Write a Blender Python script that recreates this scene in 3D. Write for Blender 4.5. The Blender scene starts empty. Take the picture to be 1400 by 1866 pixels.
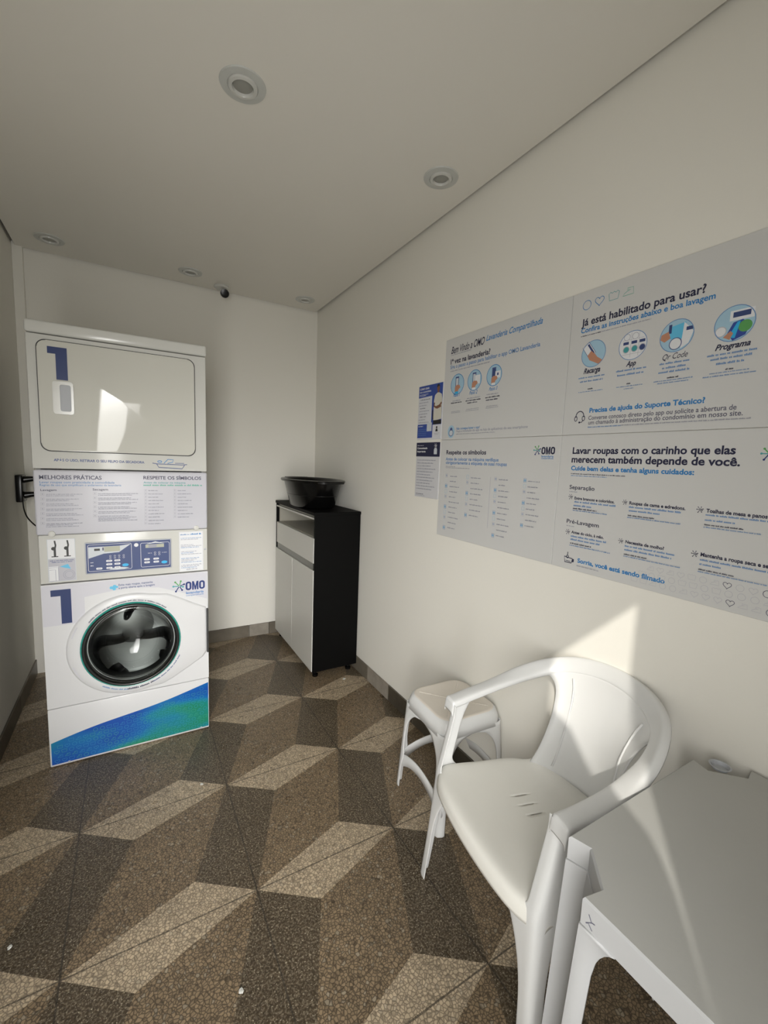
import bpy, bmesh, math, random
from mathutils import Vector, Matrix
random.seed(7)
S = bpy.context.scene
COL = S.collection

# ---------------------------------------------------------------- camera, light, exposure
XR, XL, YB, YF, HC = 1.33, -0.57, 3.44, -0.36, 2.623      # room: right, left, back, front, ceiling
CAM_H, PITCH, ROLL, YAW, FPX = 1.45, -0.1154, 0.0374, 0.5311, 786.3
cd = bpy.data.cameras.new('camera'); cam = bpy.data.objects.new('camera', cd); COL.objects.link(cam)
cd.sensor_fit = 'HORIZONTAL'; cd.sensor_width = 36.0; cd.lens = 36.0 * FPX / 1400.0
cd.clip_start = 0.02
F = Vector((math.sin(YAW) * math.cos(PITCH), math.cos(YAW) * math.cos(PITCH), math.sin(PITCH)))
R = Vector((math.cos(YAW), -math.sin(YAW), 0)); U = R.cross(F)
A = R * math.cos(ROLL) + U * math.sin(ROLL); B = -R * math.sin(ROLL) + U * math.cos(ROLL)
m = Matrix((A, B, -F)).transposed().to_4x4(); m.translation = Vector((0, 0, CAM_H)); cam.matrix_world = m
S.camera = cam

w = bpy.data.worlds.new('World'); S.world = w; w.use_nodes = True
w.node_tree.nodes['Background'].inputs[0].default_value = (0.75, 0.85, 1.0, 1)
w.node_tree.nodes['Background'].inputs[1].default_value = 0.4
sl = bpy.data.lights.new('sun', 'SUN'); sl.energy = 2.5; sl.angle = 0.012; sl.color = (1.0, 0.95, 0.86)
so = bpy.data.objects.new('sun', sl); COL.objects.link(so)
so.rotation_euler = Vector((0.79, 0.61, -0.636)).to_track_quat('-Z', 'Y').to_euler(); so.location = (-3, -3, 4)
# daylight through the doorway behind the viewer: sky from all sides, and the brighter open sky to the left, which falls deep into the room
for spread, pitch, yaw, watt, wide, x in ((140, 5, 25, 17.0, .46, -.29), (70, 14, 20, 4.3, .80, -.12), (50, 18, 10, 4.3, .80, -.12), (70, 25, 28, 3.8, .92, -.06)):
    al = bpy.data.lights.new('doorway_daylight', 'AREA'); al.shape = 'RECTANGLE'; al.size = wide; al.size_y = 1.95
    al.energy = watt; al.color = (1.0, 0.985, 0.955); al.spread = math.radians(spread)
    ao = bpy.data.objects.new('doorway_daylight', al); COL.objects.link(ao)
    ao.location = (x, YF + 0.015 + wide / 2 * abs(math.sin(math.radians(yaw))), 1.02); ao.rotation_euler = (math.radians(90 - pitch), 0, math.radians(-yaw))
S.view_settings.view_transform = 'Standard'; S.view_settings.look = 'None'; S.view_settings.gamma = 1.0
S.view_settings.use_curve_mapping = False; S.view_settings.exposure = 0.0

# ---------------------------------------------------------------- materials
def mat(name, col, rough=0.5, metal=0.0, spec=0.5, bump=None, mottle=None, coat=0.0):
    m = bpy.data.materials.new(name); m.use_nodes = True
    nt = m.node_tree; b = nt.nodes['Principled BSDF']
    b.inputs['Base Color'].default_value = (*col, 1); b.inputs['Roughness'].default_value = rough
    b.inputs['Metallic'].default_value = metal; b.inputs['Specular IOR Level'].default_value = spec
    b.inputs['Coat Weight'].default_value = coat
    if bump or mottle:
        tc = nt.nodes.new('ShaderNodeTexCoord')
    if mottle:      # (scale, amount): slight uneven tone of the surface itself
        n = nt.nodes.new('ShaderNodeTexNoise'); n.inputs['Scale'].default_value = mottle[0]; n.inputs['Detail'].default_value = 4
        nt.links.new(tc.outputs['Object'], n.inputs['Vector'])
        r = nt.nodes.new('ShaderNodeMapRange'); r.inputs[3].default_value = 1 - mottle[1]; r.inputs[4].default_value = 1 + mottle[1]
        nt.links.new(n.outputs[0], r.inputs[0])
        v = nt.nodes.new('ShaderNodeVectorMath'); v.operation = 'SCALE'; v.inputs[0].default_value = col
        nt.links.new(r.outputs[0], v.inputs['Scale']); nt.links.new(v.outputs[0], b.inputs['Base Color'])
    if bump:
        n = nt.nodes.new('ShaderNodeTexNoise'); n.inputs['Scale'].default_value = bump[0]; n.inputs['Detail'].default_value = 5
        nt.links.new(tc.outputs['Object'], n.inputs['Vector'])
        bp = nt.nodes.new('ShaderNodeBump'); bp.inputs['Strength'].default_value = bump[1]; bp.inputs['Distance'].default_value = 0.002
        nt.links.new(n.outputs[0], bp.inputs['Height']); nt.links.new(bp.outputs[0], b.inputs['Normal'])
    return m
PAINT = mat('wall_paint', (0.82, 0.80, 0.735), 0.6, spec=0.3, bump=(60, 0.2), mottle=(1.5, 0.015))
CEIL = mat('ceiling_paint', (0.80, 0.775, 0.71), 0.8, spec=0.2, bump=(40, 0.1))
GAP = mat('ceiling_shadow_gap', (0.25, 0.24, 0.21), 0.9)
ENAMG = mat('glossy_white_enamel', (0.62, 0.615, 0.56), 0.05, spec=0.5, mottle=(3, 0.01))
ENAM = mat('white_enamel', (0.63, 0.63, 0.595), 0.16, spec=0.5, mottle=(3, 0.01))
ENAM2 = mat('white_vinyl_wrap', (0.66, 0.665, 0.675), 0.28, mottle=(3, 0.01))
LILAC = mat('lilac_print', (0.58, 0.58, 0.63), 0.35, mottle=(5, 0.01))
SEAM = mat('dark_seam', (0.04, 0.04, 0.04), 0.6, mottle=(20, 0.1))
LGREY = mat('light_grey_plastic', (0.44, 0.455, 0.48), 0.5, mottle=(8, 0.02))
PLAST = mat('white_resin', (0.68, 0.685, 0.68), 0.30, bump=(25, 0.06), mottle=(7, 0.025))
PLASTT = mat('worn_white_resin', (0.74, 0.73, 0.68), 0.38, bump=(120, 0.12), mottle=(5, 0.07))
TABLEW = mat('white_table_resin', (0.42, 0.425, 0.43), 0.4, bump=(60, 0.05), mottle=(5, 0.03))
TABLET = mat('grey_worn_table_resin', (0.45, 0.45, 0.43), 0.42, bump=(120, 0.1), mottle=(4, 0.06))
PLASTS = mat('stool_top_resin', (0.70, 0.65, 0.58), 0.42, bump=(90, 0.1), mottle=(9, 0.06))
BLACK = mat('black_melamine', (0.002, 0.002, 0.002), 0.6, spec=0.12, mottle=(10, 0.1))
BLKP = mat('black_plastic', (0.003, 0.003, 0.003), 0.22, spec=0.35, mottle=(10, 0.1))
WMEL = mat('white_melamine', (0.62, 0.61, 0.57), 0.35, mottle=(3, 0.02))
NICHE = mat('beige_melamine', (0.42, 0.40, 0.34), 0.5, mottle=(3, 0.03))
ALU = mat('grey_handle_profile', (0.22, 0.22, 0.21), 0.35, metal=0.6, mottle=(30, 0.05))
CHROME = mat('chrome', (0.7, 0.7, 0.7), 0.15, metal=1.0, mottle=(10, 0.03))
DRUM = mat('drum_steel', (0.27, 0.27, 0.27), 0.34, metal=0.9, mottle=(6, 0.25))
BAFFLE = mat('dark_rubber', (0.015, 0.015, 0.015), 0.3, mottle=(9, 0.1))
TEALM = mat('teal_plastic', (0.02, 0.32, 0.26), 0.25, mottle=(9, 0.05))
BOARD = mat('sign_board', (0.62, 0.62, 0.61), 0.35, mottle=(2, 0.01))
LAMP = mat('lamp_lens', (0.30, 0.30, 0.27), 0.4, mottle=(20, 0.05))
TRIMG = mat('lamp_trim', (0.55, 0.56, 0.53), 0.4, mottle=(20, 0.03))
GLASSM = bpy.data.materials.new('door_glass'); GLASSM.use_nodes = True
nt = GLASSM.node_tree; nt.nodes.clear()
o_ = nt.nodes.new('ShaderNodeOutputMaterial'); mx = nt.nodes.new('ShaderNodeMixShader'); fr = nt.nodes.new('ShaderNodeFresnel')
fr.inputs[0].default_value = 1.5; tr = nt.nodes.new('ShaderNodeBsdfTransparent'); tr.inputs[0].default_value = (0.80, 0.84, 0.82, 1)
gl = nt.nodes.new('ShaderNodeBsdfGlossy'); gl.inputs['Roughness'].default_value = 0.03
nt.links.new(fr.outputs[0], mx.inputs[0]); nt.links.new(tr.outputs[0], mx.inputs[1]); nt.links.new(gl.outputs[0], mx.inputs[2]); nt.links.new(mx.outputs[0], o_.inputs[0])
# printed inks
INK = {}
for k, c in dict(navy=(0.012, 0.014, 0.05), navy2=(0.01, 0.03, 0.16), one=(0.002, 0.020, 0.115), blue=(0.02, 0.20, 0.50), mblue=(0.13, 0.26, 0.50),
                 dblue=(0.06, 0.09, 0.24), grey=(0.30, 0.31, 0.38), dgrey=(0.10, 0.10, 0.15), dgrey2=(0.07, 0.07, 0.12), teal=(0.06, 0.33, 0.35),
                 tealbar=(0.10, 0.42, 0.32), sky=(0.36, 0.55, 0.68), white=(0.74, 0.75, 0.77), skin=(0.50, 0.24, 0.15), black=(0.01, 0.01, 0.01),
                 green=(0.10, 0.35, 0.10), lgrey=(0.48, 0.48, 0.53), panel=(0.035, 0.06, 0.18), lcd=(0.42, 0.43, 0.34), cyan=(0.03, 0.42, 0.75),
                 shirt=(0.62, 0.60, 0.52), dskin=(0.20, 0.09, 0.05), royal=(0.03, 0.07, 0.32), wave=(0.12, 0.50, 0.75), pale=(0.58, 0.62, 0.66)).items():
    INK[k] = mat('ink_' + k, c, 0.45, mottle=(30, 0.02))

# printed matter: T text, L fine print line, I picture; metres on the sign plane
DATA={
'UL':[('T','navy',0.0,'Bem Vindo a OMO',-1.6792,-1.4552,1.9686,0.0321,1),
('T','blue',0.0,'Lavanderia Compartilhada',-1.446,-1.1505,1.9791,0.0237,1),
('L','grey',-1.6785,-1.538,1.9601,0.0047),
('T','navy',0.012,'1ª vez na lavanderia?',-1.6799,-1.4167,1.9212,0.0223,0),
('T','mblue',0.008,'Siga o passo a passo para habilitar o app OMO Lavanderia',-1.6805,-1.1541,1.8992,0.0165,0),
('L','grey',-1.6794,-1.4175,1.8858,0.0047),
('I','phone1',-1.6224,1.8223,0.0462),
('I','phone2',-1.5053,1.8248,0.0444),
('I','phone3',-1.3848,1.8279,0.0431),
('T','blue',0.0,'Passo 1',-1.6478,-1.5997,1.7674,0.0164,1),
('T','blue',0.0,'Passo 2',-1.5347,-1.4822,1.7653,0.0156,1),
('T','blue',0.0,'Passo 3',-1.4102,-1.3611,1.7671,0.0148,1),
('L','grey',-1.6506,-1.596,1.7458,0.0047),
('L','navy',-1.6619,-1.5836,1.7362,0.0053),
('L','grey',-1.6539,-1.5935,1.6973,0.003),
('L','grey',-1.6552,-1.5929,1.6916,0.003),
('L','grey',-1.5484,-1.4622,1.7469,0.0045),
('L','navy',-1.556,-1.4596,1.7364,0.0056),
('L','navy',-1.5439,-1.4738,1.7259,0.0056),
('L','grey',-1.5484,-1.4659,1.6996,0.0028),
('L','grey',-1.5521,-1.4636,1.6928,0.0028),
('L','grey',-1.42,-1.3537,1.75,0.0042),
('L','navy',-1.4279,-1.3434,1.7374,0.0053),
('L','navy',-1.4231,-1.3495,1.7266,0.0053),
('L','grey',-1.4193,-1.3514,1.7013,0.0027),
('L','grey',-1.4225,-1.3485,1.6943,0.0027),
('I','person_icon',-1.6496,1.6055,0.0297),
('T','blue',0.0,'Não consegue baixar o app?',-1.6113,-1.4525,1.613,0.0105,0),
('T','grey',0.0,'Faça a instalação do app na loja de aplicativos do seu smartphone',-1.61,-1.1846,1.6012,0.0105,0),
('L','grey',-1.6092,-1.3571,1.5904,0.0035)],
'BL':[('T','navy',0.012,'Respeite os símbolos',-1.6766,-1.4031,1.4985,0.0194,0),
('T','mblue',0.01,'Antes de colocar na máquina verifique',-1.6788,-1.3265,1.4693,0.0146,0),
('T','mblue',0.01,'obrigatoriamente a etiqueta de suas roupas',-1.6773,-1.2787,1.452,0.0146,0),
('L','grey',-1.6764,-1.6053,1.4385,0.0036),
('L','grey',-1.6758,-1.5033,1.4324,0.0036),
('I','splash',-1.1293,1.5151,0.0207),
('T','navy',0.014,'OMO',-1.1106,-1.0509,1.5002,0.027,0),
('T','blue',0.0,'lavanderia',-1.1095,-1.0552,1.489,0.0084,0),
('T','blue',0.0,'compartilhada',-1.1088,-1.0546,1.4828,0.0056,0),
('I','rule',-1.3667,1.2929,0.1102),
('I','sq3',-1.6649,1.3962,0.0091),
('L','grey',-1.6377,-1.5835,1.3917,0.0054),
('I','sq2',-1.665,1.3711,0.0091),
('L','grey',-1.6378,-1.594,1.3672,0.0054),
('I','sq1',-1.6651,1.3458,0.0091),
('L','grey',-1.6378,-1.5695,1.3423,0.0054),
('I','sq0',-1.6652,1.3206,0.0092),
('L','grey',-1.6378,-1.5799,1.3177,0.0054),
('I','sq3',-1.6652,1.2952,0.0092),
('L','grey',-1.6379,-1.5903,1.2928,0.0054),
('I','sq2',-1.6653,1.2698,0.0092),
('L','grey',-1.6379,-1.5659,1.2681,0.0055),
('I','sq1',-1.6654,1.2443,0.0092),
('L','grey',-1.6379,-1.5762,1.2431,0.0055),
('I','sq0',-1.6654,1.2187,0.0092),
('L','grey',-1.638,-1.5867,1.218,0.0055),
('I','sq3',-1.6655,1.193,0.0092),
('L','grey',-1.638,-1.5622,1.1935,0.0055),
('I','sq2',-1.6656,1.1673,0.0093),
('L','grey',-1.638,-1.5726,1.1681,0.0055),
('I','sq1',-1.6657,1.1415,0.0093),
('L','grey',-1.6381,-1.5831,1.1426,0.0055),
('I','sq0',-1.5128,1.3963,0.0085),
('L','grey',-1.4888,-1.4262,1.3917,0.0051),
('I','sq3',-1.5127,1.3716,0.0086),
('L','grey',-1.4887,-1.4373,1.3678,0.0051),
('I','sq2',-1.5126,1.3468,0.0086),
('L','grey',-1.4885,-1.4108,1.3433,0.0051),
('I','sq1',-1.5124,1.322,0.0086),
('L','grey',-1.4884,-1.4217,1.3192,0.0051),
('I','sq0',-1.5123,1.2971,0.0086),
('L','grey',-1.4882,-1.4328,1.2949,0.0051),
('I','sq3',-1.5122,1.2721,0.0086),
('L','grey',-1.488,-1.4063,1.2707,0.0051),
('I','sq2',-1.5121,1.247,0.0086),
('L','grey',-1.4879,-1.4173,1.2462,0.0051),
('I','sq1',-1.5119,1.2219,0.0087),
('L','grey',-1.4877,-1.4283,1.2215,0.0051),
('I','sq3',-1.3361,1.3969,0.0079),
('L','grey',-1.3157,-1.2676,1.3928,0.0047),
('I','sq2',-1.3357,1.3731,0.0079),
('L','grey',-1.3152,-1.2764,1.3697,0.0047),
('I','sq1',-1.3352,1.3493,0.0079),
('L','grey',-1.3147,-1.2543,1.3461,0.0047),
('I','sq0',-1.3348,1.3254,0.0079),
('L','grey',-1.3142,-1.263,1.3228,0.0047),
('I','sq3',-1.3343,1.3014,0.0079),
('L','grey',-1.3138,-1.2717,1.2993,0.0047),
('I','sq2',-1.3339,1.2774,0.008),
('L','grey',-1.3133,-1.2496,1.2759,0.0047),
('I','sq1',-1.3334,1.2533,0.008),
('L','grey',-1.3128,-1.2583,1.2523,0.0047),
('I','sq0',-1.333,1.2292,0.008),
('L','grey',-1.3123,-1.2671,1.2285,0.0047),
('I','sq3',-1.3325,1.205,0.008),
('L','grey',-1.3118,-1.2449,1.2053,0.0048),
('I','sq2',-1.332,1.1807,0.008),
('L','grey',-1.3114,-1.2536,1.1814,0.0048),
('I','sq1',-1.3316,1.1564,0.008),
('L','grey',-1.3109,-1.2624,1.1573,0.0048),
('I','sq1',-1.1786,1.3988,0.0073),
('L','grey',-1.161,-1.1066,1.3947,0.0043),
('I','sq0',-1.1786,1.3769,0.0073),
('L','grey',-1.161,-1.1148,1.3734,0.0043),
('I','sq3',-1.1787,1.355,0.0073),
('L','grey',-1.1611,-1.1232,1.352,0.0044),
('I','sq2',-1.1788,1.333,0.0073),
('L','grey',-1.1612,-1.1038,1.3303,0.0044),
('I','sq1',-1.1789,1.3109,0.0074),
('L','grey',-1.1612,-1.1121,1.3088,0.0044),
('I','sq0',-1.179,1.2888,0.0074),
('L','grey',-1.1613,-1.1204,1.2871,0.0044),
('I','sq3',-1.1791,1.2666,0.0074),
('L','grey',-1.1614,-1.1009,1.2655,0.0044),
('I','sq2',-1.1792,1.2443,0.0074),
('L','grey',-1.1614,-1.1092,1.2436,0.0044),
('I','sq1',-1.1793,1.222,0.0074),
('L','grey',-1.1615,-1.1176,1.2216,0.0044)],
'UR':[('I','circle_icon',-0.971,1.9927,0.0146),
('I','heart_icon',-0.9264,1.9946,0.0157),
('I','tub_icon',-0.8781,1.9942,0.0152),
('I','iron_icon',-0.8308,1.9941,0.0143),
('T','navy',0.01,'Já está habilitado para usar?',-0.9855,-0.6177,1.9271,0.0228,0),
('T','blue',0.01,'Confira as instruções abaixo e boa lavagem',-0.9849,-0.5933,1.9044,0.0159,0),
('L','navy',-0.9837,-0.9092,1.8925,0.0035),
('L','grey',-0.9094,-0.7533,1.8929,0.0033),
('I','card',-0.9318,1.8299,0.0426),
('I','washers',-0.8019,1.8298,0.0424),
('I','scan',-0.6792,1.8304,0.0435),
('I','program',-0.5442,1.8301,0.0434),
('T','navy',0.015,'Recarga',-0.962,-0.902,1.7687,0.0169,1),
('T','navy',0.015,'App',-0.8166,-0.7861,1.7689,0.0154,1),
('T','navy',0.015,'Qr Code',-0.7103,-0.6445,1.7682,0.0161,1),
('T','navy',0.015,'Programa',-0.5804,-0.5045,1.7695,0.0146,1),
('L','mblue',-0.9793,-0.8849,1.7537,0.005),
('L','mblue',-0.9723,-0.8903,1.7409,0.005),
('L','navy',-0.9408,-0.9239,1.7151,0.0044),
('L','mblue',-0.9747,-0.8864,1.7078,0.003),
('L','mblue',-0.8461,-0.7548,1.7555,0.0056),
('L','mblue',-0.8414,-0.7622,1.7424,0.0055),
('L','navy',-0.8087,-0.7954,1.7146,0.0041),
('L','mblue',-0.8404,-0.7611,1.7079,0.0028),
('L','mblue',-0.8157,-0.7856,1.7002,0.0027),
('L','mblue',-0.716,-0.6394,1.7556,0.0055),
('L','mblue',-0.7077,-0.6459,1.7432,0.0055),
('L','mblue',-0.7167,-0.638,1.7316,0.0055),
('L','navy',-0.6916,-0.6631,1.7154,0.0042),
('L','mblue',-0.7278,-0.6263,1.709,0.003),
('L','mblue',-0.7166,-0.6355,1.7024,0.003),
('L','mblue',-0.5958,-0.4892,1.7556,0.0055),
('L','mblue',-0.5871,-0.4974,1.7448,0.0054),
('L','mblue',-0.5729,-0.5126,1.732,0.0054),
('L','navy',-0.5506,-0.5333,1.7164,0.0042),
('L','mblue',-0.5858,-0.5004,1.7104,0.0027),
('L','mblue',-0.6006,-0.4832,1.7025,0.0031),
('I','headset_icon',-0.9618,1.6253,0.0201),
('T','blue',0.02,'Precisa de ajuda do Suporte Técnico?',-0.9275,-0.5891,1.6384,0.0148,0),
('T','dgrey',0.0,'Converse conosco direto pelo app ou solicite a abertura de',-0.9289,-0.5166,1.615,0.0133,0),
('T','dgrey',0.0,'um chamado à administração do condomínio em nosso site.',-0.9274,-0.5019,1.5994,0.0133,0),
('L','mblue',-0.9263,-0.8137,1.5888,0.0035),
('L','grey',-0.8137,-0.4842,1.5897,0.0032)],
'BR':[('T','navy',0.015,'Lavar roupas com o carinho que elas',-0.9775,-0.5062,1.5029,0.0216,0),
('T','navy',0.015,'merecem também depende de você.',-0.9787,-0.4938,1.4731,0.0217,0),
('T','blue',0.02,'Cuide bem delas e tenha alguns cuidados:',-0.978,-0.5944,1.4462,0.0147,0),
('L','navy',-0.9767,-0.7856,1.4325,0.0033),
('L','mblue',-0.9761,-0.8441,1.4259,0.0033),
('T','navy',0.0,'Separação',-0.9777,-0.8826,1.381,0.0137,0),
('L','grey',-0.9767,-0.9429,1.3703,0.0033),
('T','navy',0.0,'Pré-Lavagem',-0.9773,-0.8553,1.2614,0.0138,0),
('L','grey',-0.9762,-0.9462,1.2502,0.0033),
('I','splash_small',-0.9689,1.3537,0.0104),
('I','splash_small',-0.7763,1.3535,0.0092),
('I','splash_small',-0.5692,1.354,0.0101),
('I','splash_small',-0.9686,1.2303,0.0105),
('I','splash_small',-0.7767,1.2313,0.0094),
('I','splash_small',-0.5691,1.2325,0.0103),
('T','navy',0.03,'Entre brancos e coloridos.',-0.9544,-0.8102,1.3461,0.0092,0),
('T','navy',0.03,'Roupas de cama e edredons.',-0.7625,-0.6052,1.3483,0.0096,0),
('T','navy',0.03,'Toalhas de mesa e panos de prato.',-0.5547,-0.3741,1.3485,0.0096,0),
('T','navy',0.03,'Antes do ciclo, à mão.',-0.955,-0.8347,1.2273,0.0093,0),
('T','navy',0.03,'Necessita de molho?',-0.7622,-0.6487,1.2271,0.0093,0),
('T','navy',0.03,'Mantenha a roupa seca e separada.',-0.5556,-0.3724,1.2291,0.0102,0),
('L','mblue',-0.9532,-0.8061,1.3354,0.006),
('L','mblue',-0.9552,-0.8908,1.3226,0.006),
('L','mblue',-0.7624,-0.6112,1.338,0.0053),
('L','mblue',-0.7613,-0.6691,1.3268,0.0053),
('L','mblue',-0.5547,-0.3958,1.3398,0.0046),
('L','mblue',-0.5551,-0.4885,1.326,0.0046),
('L','mblue',-0.955,-0.8269,1.2149,0.006),
('L','mblue',-0.9552,-0.846,1.2036,0.006),
('L','mblue',-0.762,-0.6194,1.2161,0.0054),
('L','mblue',-0.7625,-0.6255,1.2045,0.0054),
('L','mblue',-0.555,-0.397,1.2176,0.0047),
('L','mblue',-0.555,-0.5045,1.2055,0.0047),
('L','navy',-0.9554,-0.8671,1.3129,0.0043),
('L','navy',-0.7622,-0.6852,1.3126,0.0039),
('L','navy',-0.5545,-0.469,1.3139,0.0034),
('L','navy',-0.9544,-0.873,1.191,0.0044),
('L','navy',-0.7619,-0.6937,1.1911,0.0039),
('L','navy',-0.5555,-0.4746,1.1919,0.0034),
('L','mblue',-0.9548,-0.8309,1.3067,0.0038),
('L','mblue',-0.763,-0.61,1.3069,0.0034),
('L','mblue',-0.555,-0.4315,1.3074,0.0029),
('L','mblue',-0.955,-0.8066,1.1839,0.0039),
('L','mblue',-0.7622,-0.6011,1.1852,0.0034),
('L','mblue',-0.556,-0.4081,1.1859,0.003),
('I','camera_icon',-0.9556,1.1382,0.021),
('T','blue',0.02,'Sorria, você está sendo filmado',-0.9216,-0.6368,1.13,0.0147,0),
('L','grey',-0.9207,-0.8399,1.1182,0.0033),
('I','splash',-0.4387,1.5038,0.0187)],
'DR':[('T','dblue',0.02,'APÓS O USO, RETIRAR O SEU FELPO DA SECADORA',-0.2866,0.053,1.4013,0.0105,0),
('I','lint_tray',0.1607,1.4043,0.0219)],
'IP':[('T','dgrey2',0.01,'MELHORES PRÁTICAS',-0.3383,-0.1164,1.3245,0.0166,0),
('T','mblue',0.0,'Lavar roupas com praticidade e comodidade',-0.3373,-0.0679,1.3068,0.0097,0),
('T','mblue',0.0,'Regras de uso que simplificam o andamento da lavanderia',-0.3377,-0.0426,1.2953,0.0084,0),
('T','dgrey2',0.0,'Lavagem',-0.3358,-0.2808,1.2736,0.0091,0),
('T','dgrey2',0.0,'Secagem',-0.1516,-0.094,1.2757,0.0095,0),
('T','dgrey2',0.01,'RESPEITE OS SÍMBOLOS',0.0469,0.2972,1.3282,0.0153,0),
('T','teal',0.0,'Antes de colocar na máquina',0.0466,0.2261,1.3089,0.0085,0),
('L','tealbar',0.0464,0.3046,1.2973,0.0077),
('I','num',-0.3296,1.2603,0.0056),
('L','grey',-0.3169,-0.1866,1.2578,0.0035),
('L','grey',-0.3171,-0.2207,1.2515,0.0035),
('I','num',-0.3304,1.2396,0.0056),
('L','grey',-0.3176,-0.2057,1.2368,0.0035),
('L','grey',-0.3178,-0.2395,1.2305,0.0035),
('I','num',-0.3311,1.2188,0.0056),
('L','grey',-0.3184,-0.2247,1.2158,0.0035),
('L','grey',-0.3186,-0.2054,1.2092,0.0035),
('I','num',-0.3319,1.198,0.0056),
('L','grey',-0.3191,-0.1903,1.1943,0.0035),
('L','grey',-0.3194,-0.2244,1.1882,0.0035),
('I','num',-0.3327,1.1772,0.0057),
('L','grey',-0.3199,-0.2095,1.1732,0.0035),
('L','grey',-0.3201,-0.1899,1.1665,0.0035),
('I','num',-0.3335,1.1563,0.0057),
('L','grey',-0.3207,-0.2286,1.1523,0.0036),
('L','grey',-0.3209,-0.2092,1.1454,0.0036),
('I','num',-0.3342,1.1354,0.0057),
('L','grey',-0.3214,-0.1941,1.1303,0.0036),
('L','grey',-0.3217,-0.2283,1.1245,0.0036),
('L','grey',-0.3219,-0.2089,1.1176,0.0036),
('I','num',-0.144,1.2625,0.0059),
('L','grey',-0.1317,0.0223,1.2599,0.0037),
('L','grey',-0.1319,-0.0024,1.2532,0.0037),
('I','num',-0.1445,1.2426,0.0059),
('L','grey',-0.1323,-0.0067,1.2397,0.0037),
('L','grey',-0.1325,0.0217,1.2328,0.0037),
('I','num',-0.1451,1.2226,0.0059),
('L','grey',-0.1328,0.0174,1.2192,0.0037),
('L','grey',-0.133,-0.0072,1.2126,0.0037),
('I','num',-0.1456,1.2027,0.0059),
('L','grey',-0.1334,-0.0115,1.199,0.0037),
('L','grey',-0.1336,0.0169,1.1919,0.0037),
('I','num',-0.1462,1.1826,0.0059),
('L','grey',-0.1339,0.0126,1.1783,0.0037),
('L','grey',-0.1341,-0.012,1.1718,0.0037),
('I','num',-0.1467,1.1626,0.006),
('L','grey',-0.1345,-0.0163,1.1582,0.0037),
('L','grey',-0.1346,0.0121,1.1509,0.0037),
('L','grey',-0.1348,-0.0126,1.1445,0.0037),
('L','grey',-0.135,0.0158,1.1372,0.0037),
('I','num',0.0548,1.2766,0.0054),
('L','grey',0.0657,0.1035,1.2735,0.0039),
('I','num',0.0546,1.2611,0.0054),
('L','grey',0.0654,0.1235,1.2578,0.0039),
('I','num',0.0543,1.2456,0.0054),
('L','grey',0.0651,0.1051,1.2422,0.0039),
('I','num',0.054,1.23,0.0054),
('L','grey',0.0649,0.1252,1.2265,0.0039),
('I','num',0.0538,1.2145,0.0054),
('L','grey',0.0646,0.1067,1.2109,0.0039),
('I','num',0.0535,1.1989,0.0055),
('L','grey',0.0643,0.1268,1.195,0.0039),
('I','num',0.0532,1.1833,0.0055),
('L','grey',0.0641,0.1084,1.1794,0.0039),
('I','num',0.0529,1.1677,0.0055),
('L','grey',0.0638,0.1285,1.1634,0.0039),
('I','num',0.0527,1.152,0.0055),
('L','grey',0.0635,0.11,1.1478,0.0039),
('I','num',0.0524,1.1364,0.0055),
('L','grey',0.0633,0.1302,1.1317,0.0039),
('I','num',0.0521,1.1207,0.0055),
('L','grey',0.063,0.1116,1.1161,0.0039),
('I','num',0.1785,1.2766,0.0056),
('L','grey',0.19,0.2287,1.2734,0.004),
('I','num',0.1783,1.2607,0.0056),
('L','grey',0.1898,0.2501,1.2573,0.004),
('I','num',0.1781,1.2447,0.0056),
('L','grey',0.1896,0.2306,1.2412,0.004),
('I','num',0.1779,1.2287,0.0056),
('L','grey',0.1895,0.2521,1.225,0.004),
('I','num',0.1777,1.2126,0.0056),
('L','grey',0.1893,0.2326,1.2089,0.004),
('I','num',0.1776,1.1966,0.0056),
('L','grey',0.1891,0.2541,1.1925,0.004),
('I','num',0.1774,1.1805,0.0056),
('L','grey',0.1889,0.2345,1.1765,0.004),
('I','num',0.1772,1.1644,0.0056),
('L','grey',0.1888,0.2561,1.1599,0.004),
('I','num',0.177,1.1483,0.0057),
('L','grey',0.1886,0.2365,1.1439,0.004)],
'WF':[('I','foam',-0.0873,0.8212,0.0157),
('T','dblue',0.0,'Evite mais roupas, mantenha',-0.0663,0.0749,0.826,0.0102,0),
('T','dblue',0.0,'a porta aberta após a lavagem',-0.0666,0.0831,0.8119,0.0102,0),
('I','splash',0.1916,0.7955,0.0336),
('T','navy2',0.014,'OMO',0.2198,0.31,0.7704,0.044,0),
('T','mblue',0.02,'lavanderia',0.2212,0.3044,0.7513,0.0119,0),
('T','mblue',0.0,'compartilhada',0.2211,0.3043,0.7402,0.0077,0)],
}
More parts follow.
